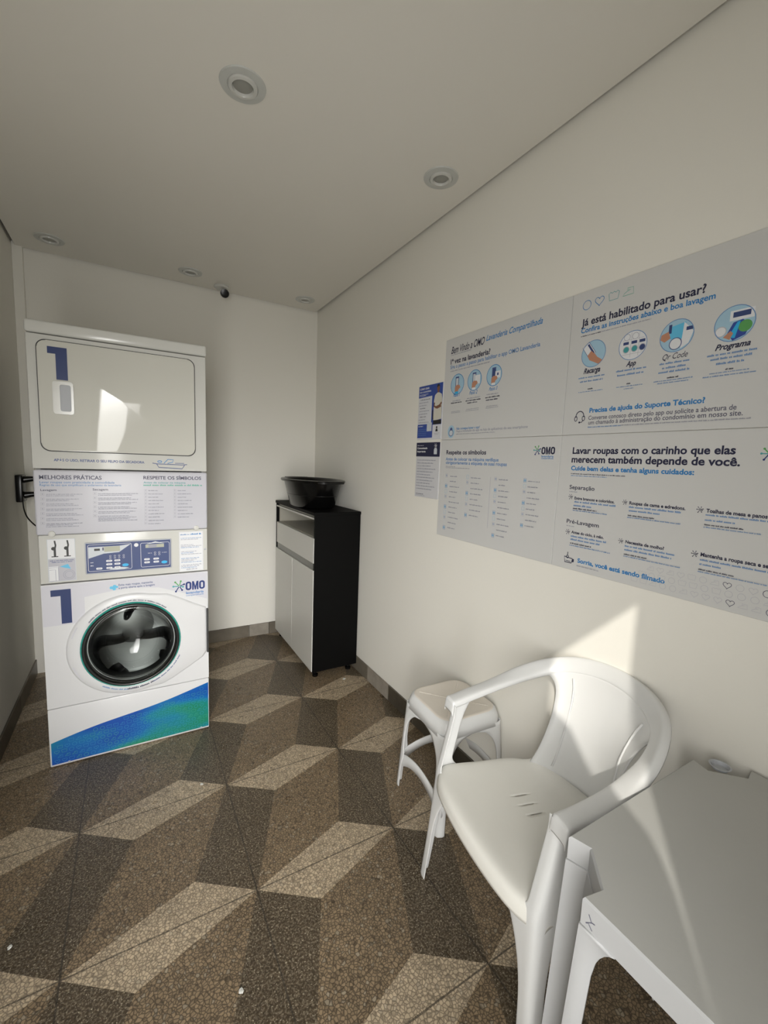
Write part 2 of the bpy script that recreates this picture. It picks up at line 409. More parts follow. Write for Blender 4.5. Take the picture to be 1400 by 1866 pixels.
# ---------------------------------------------------------------- helpers
def obj(name, bm, m, parent=None, smooth=None, mods=()):
    me = bpy.data.meshes.new(name)
    if parent is not None:
        root = parent
        while root.parent: root = root.parent
        if not root.get('_local'): bmesh.ops.translate(bm, verts=bm.verts, vec=-root.location)
    bm.normal_update(); bm.to_mesh(me); bm.free()
    o = bpy.data.objects.new(name, me); COL.objects.link(o)
    for mm in (m if isinstance(m, (list, tuple)) else [m]): me.materials.append(mm)
    if smooth is not None:
        for p in me.polygons: p.use_smooth = True
        me.set_sharp_from_angle(angle=math.radians(smooth))
    if parent is not None: o.parent = parent
    for md in mods:
        x = o.modifiers.new(md[0], md[0])
        for k, v in md[1].items(): setattr(x, k, v)
    return o
def thing(name, label, cat, loc, group=None, rz=0.0, local=False):
    o = bpy.data.objects.new(name, None); COL.objects.link(o); o.location = loc; o.rotation_euler = (0, 0, rz)
    o.empty_display_size = 0.05
    o['label'] = label; o['category'] = cat
    if group: o['group'] = group
    if local: o['_local'] = 1
    return o
def struct(name, bm, m, **k):
    o = obj(name, bm, m, **k); o['kind'] = 'structure'; return o
def box(bm, a, b, bev=0.0, mi=0, seg=2):
    vs = [bm.verts.new((x, y, z)) for x in (a[0], b[0]) for y in (a[1], b[1]) for z in (a[2], b[2])]
    fs = [bm.faces.new([vs[i] for i in q]) for q in ((0, 1, 3, 2), (4, 6, 7, 5), (0, 4, 5, 1), (2, 3, 7, 6), (0, 2, 6, 4), (1, 5, 7, 3))]
    for f in fs: f.material_index = mi
    if bev:
        es = list({e for f in fs for e in f.edges})
        bmesh.ops.bevel(bm, geom=es, offset=bev, segments=seg, affect='EDGES', profile=0.5)
    return bm
def nb(): return bmesh.new()
def bxo(a, b, bev=0.0): return box(nb(), a, b, bev)
def lathe(bm, prof, c=(0, 0, 0), seg=32, axis='Z', sx=1.0, sy=1.0, mi=0):
    rings = []
    for r, h in prof:
        ring = []
        for i in range(seg):
            t = 2 * math.pi * i / seg; x, y = r * math.cos(t) * sx, r * math.sin(t) * sy
            p = (c[0] + x, c[1] + y, c[2] + h) if axis == 'Z' else (c[0] + x, c[1] + h, c[2] + y)
            ring.append(bm.verts.new(p))
        rings.append(ring)
    for a, b in zip(rings, rings[1:]):
        for i in range(seg):
            f = bm.faces.new((a[i], a[(i + 1) % seg], b[(i + 1) % seg], b[i])); f.material_index = mi
    return rings
def cap(bm, ring, mi=0):
    f = bm.faces.new(ring); f.material_index = mi
def grid(bm, rows, closed=False, skip=()):
    vs = [[bm.verts.new(p) for p in r] for r in rows]
    for i in range(len(vs) - 1):
        n = len(vs[i])
        for j in range(n if closed else n - 1):
            if (i, j) in skip: continue
            bm.faces.new((vs[i][j], vs[i][(j + 1) % n], vs[i + 1][(j + 1) % n], vs[i + 1][j]))
    return vs
def tube(bm, pts, r, seg=8, caps=True):
    pts = [Vector(p) for p in pts]; rows = []
    for i, p in enumerate(pts):
        t = (pts[min(i + 1, len(pts) - 1)] - pts[max(i - 1, 0)]).normalized()
        n = t.cross(Vector((0, 0, 1)));
        if n.length < 1e-3: n = t.cross(Vector((0, 1, 0)))
        n.normalize(); b = t.cross(n); rr = r[i] if isinstance(r, (list, tuple)) else r
        rows.append([p + (n * math.cos(a) + b * math.sin(a)) * rr for a in (2 * math.pi * k / seg for k in range(seg))])
    vs = grid(bm, rows, closed=True)
    if caps: bm.faces.new(vs[0]); bm.faces.new(vs[-1])
    return bm
def catmull(pts, n=6):
    pts = [Vector(p) for p in pts]; out = []
    for i in range(len(pts) - 1):
        p0, p1, p2, p3 = pts[max(i - 1, 0)], pts[i], pts[i + 1], pts[min(i + 2, len(pts) - 1)]
        for k in range(n):
            t = k / n
            out.append(0.5 * ((2 * p1) + (-p0 + p2) * t + (2 * p0 - 5 * p1 + 4 * p2 - p3) * t * t + (-p0 + 3 * p1 - 3 * p2 + p3) * t ** 3))
    out.append(pts[-1]); return out
def rrect(x0, z0, x1, z1, r, n=6):
    out = []
    for cx, cz, a0 in ((x1 - r, z1 - r, 0), (x0 + r, z1 - r, 90), (x0 + r, z0 + r, 180), (x1 - r, z0 + r, 270)):
        for i in range(n + 1):
            a = math.radians(a0 + 90 * i / n); out.append((cx + r * math.cos(a), cz + r * math.sin(a)))
    return out
def plate(outline, y0, y1, bev=0.0):        # solid plate with an outline in x,z and front y0, back y1
    bm = nb(); f = [bm.verts.new((x, y0, z)) for x, z in outline]; b = [bm.verts.new((x, y1, z)) for x, z in outline]
    ff = bm.faces.new(f); bm.faces.new(b[::-1]); n = len(f)
    for i in range(n): bm.faces.new((f[i], b[i], b[(i + 1) % n], f[(i + 1) % n]))
    if bev: bmesh.ops.bevel(bm, geom=list(ff.edges), offset=bev, segments=2, affect='EDGES', profile=0.5)
    return bm
def ring_plate(outer, inner, y0, y1):       # plate with a hole; outlines have the same number of points
    bm = nb(); n = len(outer)
    g = [[bm.verts.new((x, y, z)) for x, z in o] for o, y in ((outer, y0), (inner, y0), (inner, y1), (outer, y1))]
    for k in range(4):
        a, b = g[k], g[(k + 1) % 4]
        for i in range(n): bm.faces.new((a[i], a[(i + 1) % n], b[(i + 1) % n], b[i]))
    return bm

class Print:
    """flat printed artwork on a plane; P maps (u, v, depth) to the world"""
    def __init__(s, P): s.P = P; s.bm = nb(); s.mats = []; s.d = 0.0
    def mi(s, k):
        if k not in s.mats: s.mats.append(k)
        return s.mats.index(k)
    def poly(s, pts, k, d=None):
        s.d += 0.000004
        try: f = s.bm.faces.new([s.bm.verts.new(s.P(u, v, s.d if d is None else d)) for u, v in pts])
        except ValueError: return
        f.material_index = s.mi(k)
    def disc(s, u, v, r, k, ry=None, n=28):
        ry = ry or r; s.poly([(u + r * math.cos(2 * math.pi * i / n), v + ry * math.sin(2 * math.pi * i / n)) for i in range(n)], k)
    def stroke(s, pts, w, k, closed=False):
        s.d += 0.000004; n = len(pts); L = []
        for i in range(n):
            if closed: a, b = pts[i - 1], pts[(i + 1) % n]
            else: a, b = pts[max(i - 1, 0)], pts[min(i + 1, n - 1)]
            dx, dy = b[0] - a[0], b[1] - a[1]; l = math.hypot(dx, dy) or 1; nx, ny = -dy / l * w / 2, dx / l * w / 2
            L.append((s.bm.verts.new(s.P(pts[i][0] + nx, pts[i][1] + ny, s.d)), s.bm.verts.new(s.P(pts[i][0] - nx, pts[i][1] - ny, s.d))))
        for i in range(n if closed else n - 1):
            f = s.bm.faces.new((L[i][0], L[(i + 1) % n][0], L[(i + 1) % n][1], L[i][1])); f.material_index = s.mi(k)
    def ring(s, u, v, r, w, k, n=28, ry=None):
        ry = ry or r; s.stroke([(u + r * math.cos(2 * math.pi * i / n), v + ry * math.sin(2 * math.pi * i / n)) for i in range(n)], w, k, True)
    def rect(s, u0, v0, u1, v1, k): s.poly([(u0, v0), (u1, v0), (u1, v1), (u0, v1)], k)
    def text(s, txt, u0, u1, v, cap, k, wt=0.0, it=0):
        cu = bpy.data.curves.new('t', 'FONT'); cu.body = txt; cu.resolution_u = 3; cu.offset = 0.014 + wt * 1.3; cu.fill_mode = 'FRONT'
        if it: cu.shear = 0.35
        o = bpy.data.objects.new('t', cu); COL.objects.link(o); 
        for k_ in (1, .6, .3, 0):
            cu.offset = min(0.034, 0.013 + wt * 1.1) * k_; bpy.context.view_layer.update(); dg = bpy.context.evaluated_depsgraph_get()
            me = o.evaluated_get(dg).to_mesh()
            if max(abs(q_.co.y) for q_ in me.vertices) < 1.3: break
        xs = [p.co.x for p in me.vertices]; a, b = min(xs), max(xs); ky = cap / 0.70; kx = (u1 - u0) / (b - a); s.d += 0.000004
        vs = [s.bm.verts.new(s.P(u0 + (p.co.x - a) * kx, v + p.co.y * ky, s.d)) for p in me.vertices]
        for p in me.polygons:
            try: s.bm.faces.new([vs[i] for i in p.vertices]).material_index = s.mi(k)
            except ValueError: pass
        bpy.data.objects.remove(o); bpy.data.curves.remove(cu)
    def omo(s, u0, u1, v, cap, k):      # the three heavy rounded letters of the logo
        w = (u1 - u0); lw = w * .30; t = w * .095
        for a in (u0 + t / 2, u1 - lw + t / 2):
            q = rrect(a, v + t / 2, a + lw - t, v + cap - t / 2, (lw - t) * .42, 4); s.stroke(q, t, k, True)
        a, z = u0 + w * .335, u0 + w * .665; m_ = (a + z) / 2; s_ = w * .085
        s.poly([(a, v), (a + s_, v), (a + s_, v + cap * .55), (m_ - s_ * .35, v), (m_ + s_ * .35, v), (z - s_, v + cap * .55), (z - s_, v), (z, v), (z, v + cap), (z - s_ * 1.1, v + cap), (m_, v + cap * .42), (a + s_ * 1.1, v + cap), (a, v + cap)], k)
    def fine(s, u0, u1, v, h, k):           # a line of print too small to read
        u = u0; rnd = random.Random(int(u0 * 9999) + int(v * 7777))
        while u < u1 - h * 0.3:
            for c in range(rnd.choice((2, 4, 5, 6, 7, 8))):
                if u > u1: break
                hh = h * rnd.choice((0.72, 0.72, 0.72, 1.0)); q = 0.46 * h
                s.rect(u, v, u + q, v + hh, k); u += q * 1.3
            u += h * 0.55
    def done(s, name, parent): return obj(name, s.bm, [INK.get(k, k) for k in s.mats], parent)

# little pictures used on the signs (u right, v up, h = half height)
def heart(u, v, r): return [(u + r * 0.062 * 16 * math.sin(t) ** 3, v + r * 0.062 * (13 * math.cos(t) - 5 * math.cos(2 * t) - 2 * math.cos(3 * t) - math.cos(4 * t))) for t in (2 * math.pi * i / 26 for i in range(26))]
def tubp(u, v, r): return [(u - r * 1.2, v + r * .7), (u - r * .95, v - r * .75), (u + r * .95, v - r * .75), (u + r * 1.2, v + r * .7)]
def ironp(u, v, r): return [(u - r * 1.25, v - r * .7), (u + r * 1.1, v - r * .7), (u + r * .95, v + r * .7), (u - r * .3, v + r * .7), (u - r * .3, v + r * .35), (u + r * .55, v + r * .3), (u - r * .3, v + r * .1), (u - r * .9, v - r * .2)]
def care_icon(p, i, u, v, r, w, k):
    i %= 4
    if i == 0: p.ring(u, v, r, w, k, n=18)
    elif i == 1: p.stroke(heart(u, v, r * 1.1), w, k, True)
    elif i == 2:
        q = tubp(u, v, r); q += [(u + r * (1.2 - 2.4 * t / 6), v + r * (.7 + (.28 if t % 2 else 0))) for t in range(1, 6)]
        p.stroke(q, w, k, True)
    else: p.stroke(ironp(u, v, r), w, k, True)
def splash(p, u, v, h, k1='navy2', k2='green', k3='teal'):
    for j, (a, l) in enumerate(((75, .9), (130, 1.0), (178, .95), (238, 1.05), (300, .85), (20, .8), (345, .6))):
        a = math.radians(a); k = (k2, k2, k3, k1, k1, k1, k3)[j]; c, s_ = math.cos(a), math.sin(a)
        p.stroke([(u + c * h * .1, v + s_ * h * .1), (u + c * h * l * .8, v + s_ * h * l * .8)], h * .13, k)
        p.disc(u + c * h * l * .85, v + s_ * h * l * .85, h * .14, k, n=10)
def face(n): return None
def icon(p, name, u, v, h):
    if name.startswith('phone'):
        p.disc(u, v, h, 'sky'); p.ring(u, v, h, h * .06, 'blue')
        p.rect(u - h * .3, v - h * .45, u + h * .22, v + h * .75, 'dblue'); p.rect(u - h * .22, v - h * .3, u + h * .14, v + h * .6, 'pale' if name[-1] != '3' else 'panel')
        if name[-1] == '3': p.rect(u + h * .15, v - h * .3, u + h * .85, v + h * .35, 'white'); p.rect(u + h * .38, v - h * .05, u + h * .6, v + h * .18, 'dblue')
        if name[-1] == '2': p.rect(u + h * .1, v - h * .4, u + h * .8, v + h * .45, 'white')
        p.poly([(u - h * .35, v - h * .8), (u - h * .35, v - h * .25), (u - h * .1, v - h * .05), (u + h * .35, v - h * .1), (u + h * .5, v - h * .35), (u + h * .2, v - h * .55), (u + h * .1, v - h * .95)], 'skin')
        p.rect(u - h * .3, v - h * .93, u + h * .2, v - h * .7, 'cyan' if name[-1] == '1' else 'white')
    elif name == 'person_icon':
        p.disc(u, v, h * .85, 'sky', ry=h); p.disc(u, v + h * .35, h * .3, 'dblue'); p.disc(u, v - h * .25, h * .45, 'pale'); p.ring(u, v - h * .2, h * .5, h * .1, 'dblue')
    elif name == 'splash': splash(p, u, v, h)
    elif name == 'splash_small': splash(p, u, v, h, 'navy', 'dgrey', 'navy')
    elif name == 'rule': p.rect(u - .0012, v - h, u + .0012, v + h, 'lgrey')
    elif name.startswith('sq'):
        i = int(name[-1]); k = ('sky', 'mblue', 'pale', 'lgrey')[i]
        if i == 1: p.rect(u - h * .8, v - h * .6, u + h * .8, v + h * .6, 'sky')
        p.stroke([(u - h * .8, v - h), (u + h * .8, v - h), (u + h * .8, v + h), (u - h * .8, v + h)], h * .22, k, True)
        if i in (1, 3): p.ring(u, v, h * .45, h * .2, 'mblue', n=10)
    elif name == 'circle_icon': p.ring(u, v, h, h * .12, 'blue')
    elif name == 'heart_icon': p.stroke(heart(u, v, h), h * .12, 'blue', True)
    elif name == 'tub_icon': care_icon(p, 2, u, v, h * .95, h * .11, 'teal')
    elif name == 'iron_icon': care_icon(p, 3, u, v, h, h * .11, 'tealbar')
    elif name in ('card', 'washers', 'scan', 'program'):
        p.disc(u, v, h, 'sky' if name != 'washers' else 'white')
        if name == 'card':
            p.poly([(u - h * .95, v + h * .55), (u - h * .45, v + h * .95), (u + h * .2, v + h * .05), (u - h * .35, v - h * .3)], 'white')
            p.stroke([(u - h * .95, v + h * .55), (u - h * .45, v + h * .95), (u + h * .2, v + h * .05), (u - h * .35, v - h * .3)], h * .04, 'dblue', True)
            p.poly([(u - h * .55, v + h * .72), (u - h * .42, v + h * .8), (u + h * .1, v + h * .05), (u - h * .02, v - h * .02)], 'panel')
            p.poly([(u - h * .5, v - h * .1), (u - h * .2, v + h * .25), (u + h * .15, v - h * .05), (u + h * .35, v - h * .3), (u + h * .8, v - h * .6), (u + h * .5, v - h * .85), (u, v - h * .6), (u - h * .3, v - h * .45)], 'skin')
        elif name == 'washers':
            for x in (-.45, .15, .72):
                if x < .7: p.ring(u + h * x, v + h * .62, h * .22, h * .05, 'lgrey')
                p.rect(u + h * (x - .25), v + h * .1, u + h * min(x + .15, .93), v + h * .3, 'panel')
                p.disc(u + h * min(x, .7), v - h * .25, h * .22, 'teal' if x < .7 else 'panel'); p.ring(u + h * min(x, .7), v - h * .25, h * .22, h * .05, 'lgrey')
            for x in (-.15, .42): p.rect(u + h * x, v - h * .8, u + h * (x + .03), v + h * .9, 'lgrey')
            for y in (.4, -.6): p.rect(u - h * .75, v + h * y, u + h * .78, v + h * (y + .03), 'lgrey')
        elif name == 'scan':
            p.poly([(u - h * .4, v + h * .6), (u - h * .4, v - h * .15), (u + h * .35, v - h * .25), (u + h * .5, v + h * .75)], 'wave')
            p.poly([(u + h * .4, v + h * .75), (u + h * .98, v + h * .1), (u + h * .75, v - h * .6), (u + h * .3, v - h * .85)], 'white')
            p.rect(u + h * .55, v + h * .2, u + h * .93, v + h * .42, 'panel'); p.rect(u - h * .5, v + h * .2, u - h * .32, v + h * .75, 'panel')
            p.poly([(u - h * .93, v + h * .2), (u - h * .5, v + h * .35), (u - h * .35, v - h * .1), (u - h * .7, v - h * .3), (u - h * .97, v - h * .1)], 'skin')
            p.disc(u - h * .02, v - h * .5, h * .36, 'white'); p.ring(u - h * .02, v - h * .5, h * .36, h * .05, 'dblue')
        else:
            p.rect(u - h * .25, v + h * .15, u + h * .93, v + h * .72, 'white'); p.rect(u - h * .1, v + h * .32, u + h * .75, v + h * .62, 'panel')
            p.poly([(u - h * .3, v - h * .5), (u - h * .05, v + h * .05), (u + h * .4, v + h * .15), (u + h * .8, v - h * .2), (u + h * .6, v - h * .75), (u, v - h * .98)], 'royal')
            p.disc(u + h * .55, v - h * .25, h * .33, 'green'); p.poly([(u - h * .25, v - h * .75), (u + h * .15, v + h * .05), (u + h * .3, v + h * .08), (u + h * .1, v - h * .85)], 'cyan')
            p.disc(u - h * .65, v - h * .35, h * .28, 'white'); p.ring(u - h * .65, v - h * .35, h * .28, h * .05, 'lgrey')
            p.poly([(u - h * .5, v - h * .7), (u - h * .15, v - h * .4), (u, v - h * .55), (u - h * .15, v - h * .9)], 'skin')
        p.ring(u, v, h, h * .045, 'mblue')
    elif name == 'headset_icon':
        p.stroke([(u + h * .75 * math.cos(math.radians(a)), v + h * .15 + h * .85 * math.sin(math.radians(a))) for a in range(-10, 191, 20)], h * .14, 'navy')
        for s_ in (-1, 1): p.ring(u + s_ * h * .72, v - h * .2, h * .25, h * .12, 'navy', n=12, ry=h * .4)
        p.stroke([(u + h * .7, v - h * .5), (u + h * .4, v - h * .85), (u + h * .05, v - h * .85)], h * .12, 'navy'); p.disc(u, v - h * .85, h * .16, 'navy')
    elif name == 'camera_icon':
        p.stroke([(u - h * .3, v + h), (u - h * .3, v + h * .35)], h * .14, 'navy'); p.ring(u - h * .3, v + h * .2, h * .22, h * .12, 'navy', n=12)
        p.stroke([(u - h * .9, v + h * .15), (u - h * .75, v - h * .75), (u + h * .5, v - h * .75), (u + h * .65, v)], h * .16, 'navy', True)
        p.poly([(u + h * .6, v - h * .6), (u + h * .95, v - h * .5), (u + h * .95, v), (u + h * .65, v)], 'navy'); p.stroke([(u - h * .6, v - h * .5), (u + h * .3, v - h * .5)], h * .1, 'navy')
    elif name == 'lint_tray':
        p.stroke([(u - h * 3.4, v), (u - h * 2.4, v - h * .15), (u + h * 2.3, v - h * .25), (u + h * 3.4, v - h * .15)], h * .16, 'dblue')
        p.stroke([(u - h * 2.6, v - h * .15), (u - h * 2.2, v - h * .9), (u + h * 2.4, v - h * 1.1), (u + h * 2.9, v - h * .3)], h * .16, 'dblue')
        p.stroke([(u - h * 1.2, v), (u - h * .4, v + h * .9), (u + h * .7, v + h * .8), (u + h * .5, v + h * .3), (u - h * .5, v)], h * .14, 'blue')
        p.stroke([(u + h * 1, v + h * .1), (u + h * 2.8, v + h * .1)], h * .12, 'dblue'); p.ring(u - h * 2, v + h * .35, h * .4, h * .14, 'blue', n=10, ry=h * .2)
    elif name == 'num': p.stroke([(u - h, v - h), (u + h, v - h), (u + h, v + h), (u - h, v + h)], h * .25, 'lgrey', True); p.rect(u - h * .2, v - h * .5, u + h * .2, v + h * .5, 'grey')
    elif name == 'foam':
        for dx, dy, r in ((-.5, 0, .5), (.3, .3, .55), (.2, -.4, .5), (.9, .1, .35)): p.disc(u + dx * h, v + dy * h, r * h, 'wave', n=6)
def artwork(items, P, root, names):
    """prints a list of items: headings, small print and pictures become parts of the sign"""
    small = Print(P); small.d = .0003
    for it in items:
        if it[0] == 'T':
            _, k, wt, txt, u0, u1, v, cap_, ital = it
            p = Print(P); p.d = .0003
            if txt == 'OMO': p.omo(u0, u1, v, cap_, k)
            else: p.text(txt, u0, u1, v, cap_, k, wt, ital)
            p.done('logo_lettering' if txt == 'OMO' else 'heading' if cap_ > 0.0145 else 'subheading', root)
        elif it[0] == 'L': small.fine(it[2], it[3], it[4], it[5], it[1])
    if small.mats: small.done('small_print', root)
    for it in items:
        if it[0] == 'I':
            n = it[1]
            key = 'illustration' if n.startswith('phone') or n in ('card', 'washers', 'scan', 'program') else 'care_symbol' if n.startswith('sq') else 'bullet_mark' if n == 'splash_small' else 'number_mark' if n == 'num' else 'divider_line' if n == 'rule' else 'logo_splash' if n == 'splash' else n
            p = Print(P); p.d = .0003; icon(p, n, it[2], it[3], it[4]); p.done(key, root)

# ---------------------------------------------------------------- the room
def floor_material():
    m = bpy.data.materials.new('terrazzo_cube_tiles'); m.use_nodes = True; nt = m.node_tree; N = nt.nodes; L = nt.links
    b = N['Principled BSDF']
    def val(x, sock):
        if isinstance(x, (int, float)): sock.default_value = x
        else: L.new(x, sock)
    def M(op, a, c=0.0, clamp=False):
        n = N.new('ShaderNodeMath'); n.operation = op; n.use_clamp = clamp; val(a, n.inputs[0]); val(c, n.inputs[1]); return n.outputs[0]
    def mix(f, a, c):
        n = N.new('ShaderNodeMix'); n.data_type = 'RGBA'; val(f, n.inputs[0])
        for x, s in ((a, n.inputs[6]), (c, n.inputs[7])):
            if isinstance(x, tuple): s.default_value = (*x, 1)
            else: L.new(x, s)
        return n.outputs[2]
    tc = N.new('ShaderNodeTexCoord'); sp = N.new('ShaderNodeSeparateXYZ'); L.new(tc.outputs['Object'], sp.inputs[0])
    T, OX, OY, a, q = 0.5373, -0.2079, 1.3117, 0.667, 0.24
    u = M('FRACT', M('DIVIDE', M('SUBTRACT', sp.outputs[0], OX - 10 * T), T)); v = M('FRACT', M('DIVIDE', M('SUBTRACT', sp.outputs[1], OY - 10 * T), T))
    def both(u, v): 
        low = M('MULTIPLY', M('LESS_THAN', v, M('MULTIPLY', u, q / a)), M('LESS_THAN', v, M('MULTIPLY', M('SUBTRACT', 1.0, u), q / (1 - a))))
        r1 = M('GREATER_THAN', u, M('SUBTRACT', 1.0, M('MULTIPLY', v, (1 - a) / q)))
        r2 = M('GREATER_THAN', u, M('ADD', M('MULTIPLY', M('SUBTRACT', v, q), (1 - a) / (1 - q)), a))
        return low, M('MULTIPLY', r1, r2)
    l1, d1 = both(u, v); l2, d2 = both(M('SUBTRACT', 1.0, u), M('SUBTRACT', 1.0, v))
    light = M('MAXIMUM', l1, l2); dark = M('MAXIMUM', d1, d2)
    vo = N.new('ShaderNodeTexVoronoi'); vo.feature = 'DISTANCE_TO_EDGE'; vo.inputs['Scale'].default_value = 105; L.new(tc.outputs['Object'], vo.inputs['Vector'])
    vc = N.new('ShaderNodeTexVoronoi'); vc.inputs['Scale'].default_value = 105; L.new(tc.outputs['Object'], vc.inputs['Vector'])
    sc = N.new('ShaderNodeSeparateColor'); L.new(vc.outputs['Color'], sc.inputs[0])
    crack = M('SUBTRACT', 1.0, M('MULTIPLY', vo.outputs['Distance'], 6.0, True), True)
    crack = M('MULTIPLY', crack, 0.9)
    fleck = M('GREATER_THAN', sc.outputs[0], 0.93); tone = M('ADD', M('MULTIPLY', sc.outputs[1], 0.35), 0.80)
    no = N.new('ShaderNodeTexNoise'); no.inputs['Scale'].default_value = 150; no.inputs['Detail'].default_value = 5; L.new(tc.outputs['Object'], no.inputs['Vector'])
    chips = M('MULTIPLY', M('SUBTRACT', no.outputs[0], 0.46), 4.5, True)
    n2 = N.new('ShaderNodeTexNoise'); n2.inputs['Scale'].default_value = 3.0; n2.inputs['Detail'].default_value = 5; L.new(tc.outputs['Object'], n2.inputs['Vector'])
    wear = M('ADD', M('MULTIPLY', n2.outputs[0], 0.5), 0.75)
    med = mix(fleck, FLOOR_MED, (0.30, 0.25, 0.18)); med = mix(crack, med, (0.040, 0.030, 0.020))
    li = mix(M('MULTIPLY', fleck, 0.4), FLOOR_LIGHT, (0.42, 0.37, 0.29)); li = mix(M('MULTIPLY', crack, 0.8), li, (0.07, 0.055, 0.04))
    n3 = N.new('ShaderNodeTexNoise'); n3.inputs['Scale'].default_value = 210; n3.inputs['Detail'].default_value = 1; L.new(tc.outputs['Object'], n3.inputs['Vector'])
    dk = mix(M('MULTIPLY', M('SUBTRACT', n3.outputs[0], 0.62), 9.0, True), mix(chips, FLOOR_DARK, (0.20, 0.165, 0.115)), (0.45, 0.40, 0.30))
    c = mix(light, med, li); c = mix(dark, c, dk)
    g = M('MINIMUM', M('MINIMUM', u, M('SUBTRACT', 1.0, u)), M('MINIMUM', v, M('SUBTRACT', 1.0, v)))
    grout = M('LESS_THAN', g, 0.0045)
    c = mix(M('MULTIPLY', grout, 0.7), c, (0.03, 0.025, 0.02))
    s = N.new('ShaderNodeVectorMath'); s.operation = 'SCALE'; L.new(c, s.inputs[0]); L.new(M('MULTIPLY', wear, tone), s.inputs['Scale'])
    L.new(s.outputs[0], b.inputs['Base Color'])
    L.new(M('ADD', M('MULTIPLY', n2.outputs[0], 0.2), 0.2), b.inputs['Roughness'])
    b.inputs['Specular IOR Level'].default_value = 0.38
    bp = N.new('ShaderNodeBump'); bp.inputs['Strength'].default_value = 0.35; bp.inputs['Distance'].default_value = 0.0015
    L.new(M('SUBTRACT', 1.0, M('ADD', crack, M('MULTIPLY', grout, 2.0))), bp.inputs['Height']); L.new(bp.outputs[0], b.inputs['Normal'])
    return m
FLOOR_MED, FLOOR_LIGHT, FLOOR_DARK = (0.255, 0.188, 0.116), (0.49, 0.395, 0.275), (0.058, 0.041, 0.024)
FLOORM = floor_material()
struct('floor', bxo((XL - .1, YF - .1, -.05), (XR + .1, YB + .1, 0)), FLOORM)
struct('wall_right', bxo((XR, YF - .1, 0), (XR + .1, YB + .1, HC + .08)), PAINT)
struct('wall_back', bxo((XL, YB, 0), (XR, YB + .1, HC + .08)), PAINT)
struct('wall_left', bxo((XL - .1, YF - .1, 0), (XL, YB + .1, HC + .08)), PAINT)
struct('ceiling', box(box(nb(), (XL + .018, YF, HC), (XR - .018, YB - .016, HC + .075)), (XL, YF - .1, HC + .08), (XR, YB, HC + .12)), CEIL)
# front wall behind the viewer: doorway, and an added unseen sheet cut to shape the sun patch
lx = [(-.51, 2.0), (-.46, 1.985), (-.39, 1.94), (-.30, 1.84), (-.22, 1.70), (-.17, 1.62), (-.13, 1.565), (-.095, 1.52), (-.075, 1.47), (-.062, 1.42), (-.056, 1.36), (-.051, 1.28), (-.047, 1.2)]
bm = nb()
for a, b in (((XL, 0), (-.52, HC + .08)), ((.42, 0), (XR, HC + .08)), ((-.52, 2.262), (.42, HC + .08))): box(bm, (a[0], YF - .08, a[1]), (b[0], YF, b[1]))
struct('wall_front', bm, PAINT)
lx = [(x - .010, z) for x, z in lx]
out = lx + [(-.057, 2.262), (.42, 2.262), (.42, 0), (-.52, 0)]
struct('added_sun_mask', plate(out, YF - .004, YF - .001), mat('sun_mask_sheet', (0.8, 0.8, 0.78), 0.7, mottle=(4, .02)))  # added to block the sun; its curved edge stands in for the viewer's silhouette
struct('trim_2', bxo((-.52, YF - .01, 2.17), (.42, YF, 2.262)), PAINT)
# corner pipe casing, skirting of floor tile
struct('trim_1', bxo((XL, YB - .03, 0.0), (XL + .05, YB, HC + .02), .003), PAINT)
SKIRT = mat('terrazzo_skirting', (0.16, 0.14, 0.11), 0.35, bump=(80, .3), mottle=(14, .35))
SKIRT2 = mat('pale_terrazzo_skirting', (0.30, 0.27, 0.23), 0.35, bump=(80, .3), mottle=(18, .35))
SKIRTD = mat('dark_terrazzo_skirting', (0.07, 0.06, 0.045), 0.35, bump=(80, .3), mottle=(14, .45))
def skirt(name, ax, p0, p1, fixed, cuts, ms):
    bm = nb(); n = len(cuts) - 1
    for i in range(n):
        a, b = cuts[i] + .0012, cuts[i + 1] - .0012
        if ax == 'x': box(bm, (a, fixed - .009, 0), (b, fixed, .098), .0015, mi=i % len(ms), seg=1)
        else: box(bm, (fixed[0], a, 0), (fixed[1], b, .098), .0015, mi=i % len(ms), seg=1)
    # bevel keeps the index of its block
    struct(name, bm, ms)
skirt('baseboard_back', 'x', 0, 0, YB, [XL + .05, -.21, .33, .79, .95, XR], [SKIRTD, SKIRT, SKIRT, SKIRT2, SKIRT])
skirt('baseboard_right', 'y', 0, 0, (XR - .009, XR), [YF, .24, .77, 1.31, 1.85, 2.12, 2.39, 2.92, YB - .01], [SKIRT, SKIRTD, SKIRT, SKIRTD, SKIRTD, SKIRT2, SKIRT, SKIRTD])
skirt('baseboard_left', 'y', 0, 0, (XL, XL + .009), [YF, .24, .77, 1.31, 1.85, 2.39, 2.92, YB - .03], [SKIRT, SKIRTD])

